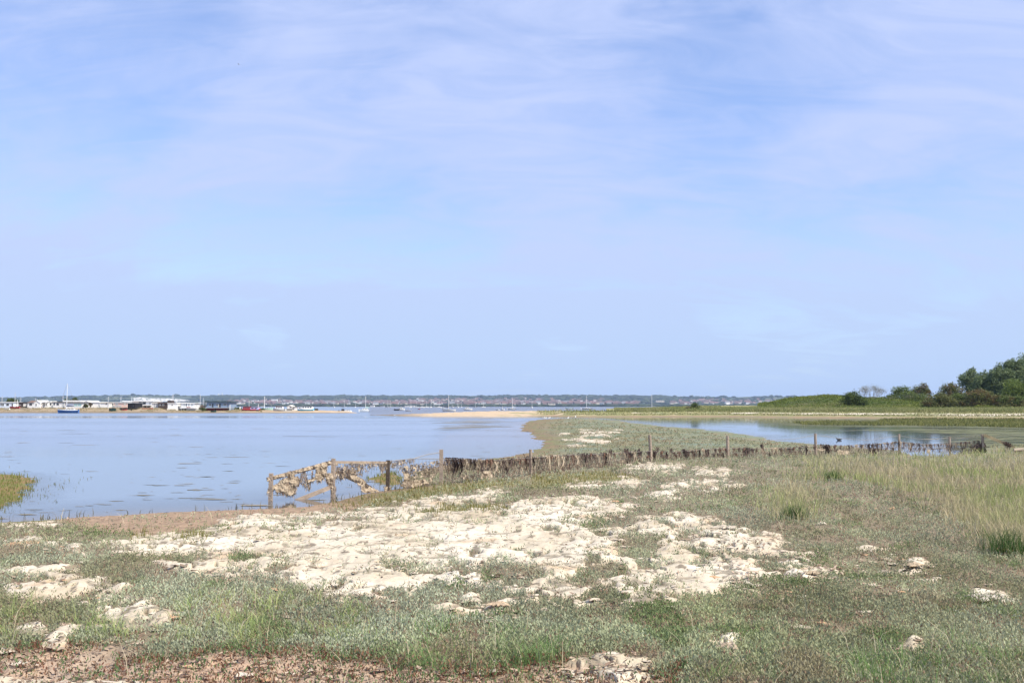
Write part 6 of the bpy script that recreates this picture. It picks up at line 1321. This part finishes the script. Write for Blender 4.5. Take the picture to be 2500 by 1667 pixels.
# birds
def bird(label, px_, py_, Y, L_, body, head, heading, name, beak=(.35, .22, .06), z=None, ground=False):
    if Y is None: x, y = map(float, unproj(px_, py_)); zb = 0.0
    else: x, y, zb = at(px_, py_, Y)
    if ground: x, y, zb = ground_z(px_, py_)
    t = thing(name, label, 'bird', (x, y, zb), heading, None); b = MB(); lift = L_ * .35 if ground else .0
    b.tube([(-.58 * L_, 0, lift + .20 * L_), (-.42 * L_, 0, lift + .15 * L_), (-.1 * L_, 0, lift + .12 * L_), (.2 * L_, 0, lift + .15 * L_), (.33 * L_, 0, lift + .24 * L_), (.38 * L_, 0, lift + .38 * L_), (.42 * L_, 0, lift + .46 * L_), (.50 * L_, 0, lift + .44 * L_)], [.02 * L_, .09 * L_, .17 * L_, .15 * L_, .09 * L_, .07 * L_, .085 * L_, .03 * L_], 9); b.build('body', body, t, True)
    b = MB(); b.tube([(.50 * L_, 0, lift + .44 * L_), (.62 * L_, 0, lift + .41 * L_)], [.028 * L_, .008 * L_], 5); b.build('beak', mat('bird_beak', beak, .5), t)
    for s_ in (-1, 1):
        b = MB(); b.add([(-.45 * L_, s_ * .12 * L_, lift + .22 * L_), (.15 * L_, s_ * .165 * L_, lift + .14 * L_), (.18 * L_, s_ * .15 * L_, lift + .24 * L_), (-.1 * L_, s_ * .12 * L_, lift + .29 * L_), (-.45 * L_, s_ * .14 * L_, lift + .225 * L_), (.15 * L_, s_ * .19 * L_, lift + .145 * L_), (.18 * L_, s_ * .17 * L_, lift + .245 * L_), (-.1 * L_, s_ * .14 * L_, lift + .295 * L_)], [(0, 1, 2, 3), (7, 6, 5, 4), (0, 4, 5, 1), (1, 5, 6, 2), (2, 6, 7, 3), (3, 7, 4, 0)]); b.build('wing', head, t)
    if ground:
        for s_ in (-1, 1): b = MB(); b.tube([(0, s_ * .06 * L_, -.02), (0, s_ * .06 * L_, lift + .05 * L_)], .02 * L_, 4); b.build('leg', mat('bird_beak', beak, .5), t)
    return t
DUCK = mat('duck_plumage', (.055, .045, .04), .8, .3, 9); GULL = mat('gull_plumage', (.8, .8, .79), .8, .05, 6); GWING = mat('gull_wing', (.45, .47, .5), .8, .05, 6)
bird('dark duck swimming on the lagoon behind the fence', 2048, 1074.5, None, .38, DUCK, DUCK, R(180), 'duck')
for i, (a, q, lab) in enumerate([(1327, 1021.8, 'white gull on the marsh point, leftmost of the row'), (1331, 1022.2, 'white gull on the marsh point, second of the row'), (1341, 1021.6, 'white gull on the marsh point, third of the row'), (1387, 1022.2, 'white gull on the marsh point, rightmost of the row'), (1405, 1019.5, 'white gull standing at the edge of the narrow channel')]):
    bird(lab, a, q + 2.2, None, .55, GULL, GWING, R(20 * i), 'gull', ground=True)
bird('white gull swimming off the tip of the sand spit', 964, 1015.2, None, .6, GULL, GWING, R(160), 'gull')
# gull in flight
x, y, z = at(583, 158, 240); t = thing('gull', 'small white gull flying high in the sky at the left', 'bird', (x, y, z), R(-20)); b = MB()
b.tube([(-.26, 0, 0), (-.12, 0, .0), (.05, 0, 0), (.18, 0, .03), (.25, 0, .03)], [.02, .055, .07, .045, .012], 8); b.build('body', GULL, t, True)
for s_ in (-1, 1):
    b = MB(); P_ = [(.08, s_ * .04, .02), (.14, s_ * .28, .15), (-.02, s_ * .58, .12), (-.06, s_ * .3, .13), (-.08, s_ * .04, .01)]; b.add(P_ + [(p[0], p[1], p[2] + .012) for p in P_], [(0, 1, 3, 4), (1, 2, 3), (9, 8, 6, 5), (8, 7, 6), (0, 5, 6, 1), (1, 6, 7, 2), (2, 7, 8, 3), (3, 8, 9, 4)]); b.build('wing', GWING, t)

# ------------------------------------------------------------------ haze over the harbour
b = MB(); b.box(-9000, 9000, -70, 8600, -3, 150)
hm = bpy.data.materials.new('haze_air'); hm.use_nodes = True; t = hm.node_tree
for n in list(t.nodes): t.nodes.remove(n)
pv_ = nn(t, 'ShaderNodeVolumePrincipled'); pv_.inputs['Color'].default_value = (.56, .72, 1.0, 1); pv_.inputs['Density'].default_value = 7.0e-5; pv_.inputs['Anisotropy'].default_value = 0.0
om = nn(t, 'ShaderNodeOutputMaterial'); t.links.new(pv_.outputs[0], om.inputs['Volume'])
tag(b.build('haze', hm), kind='stuff')
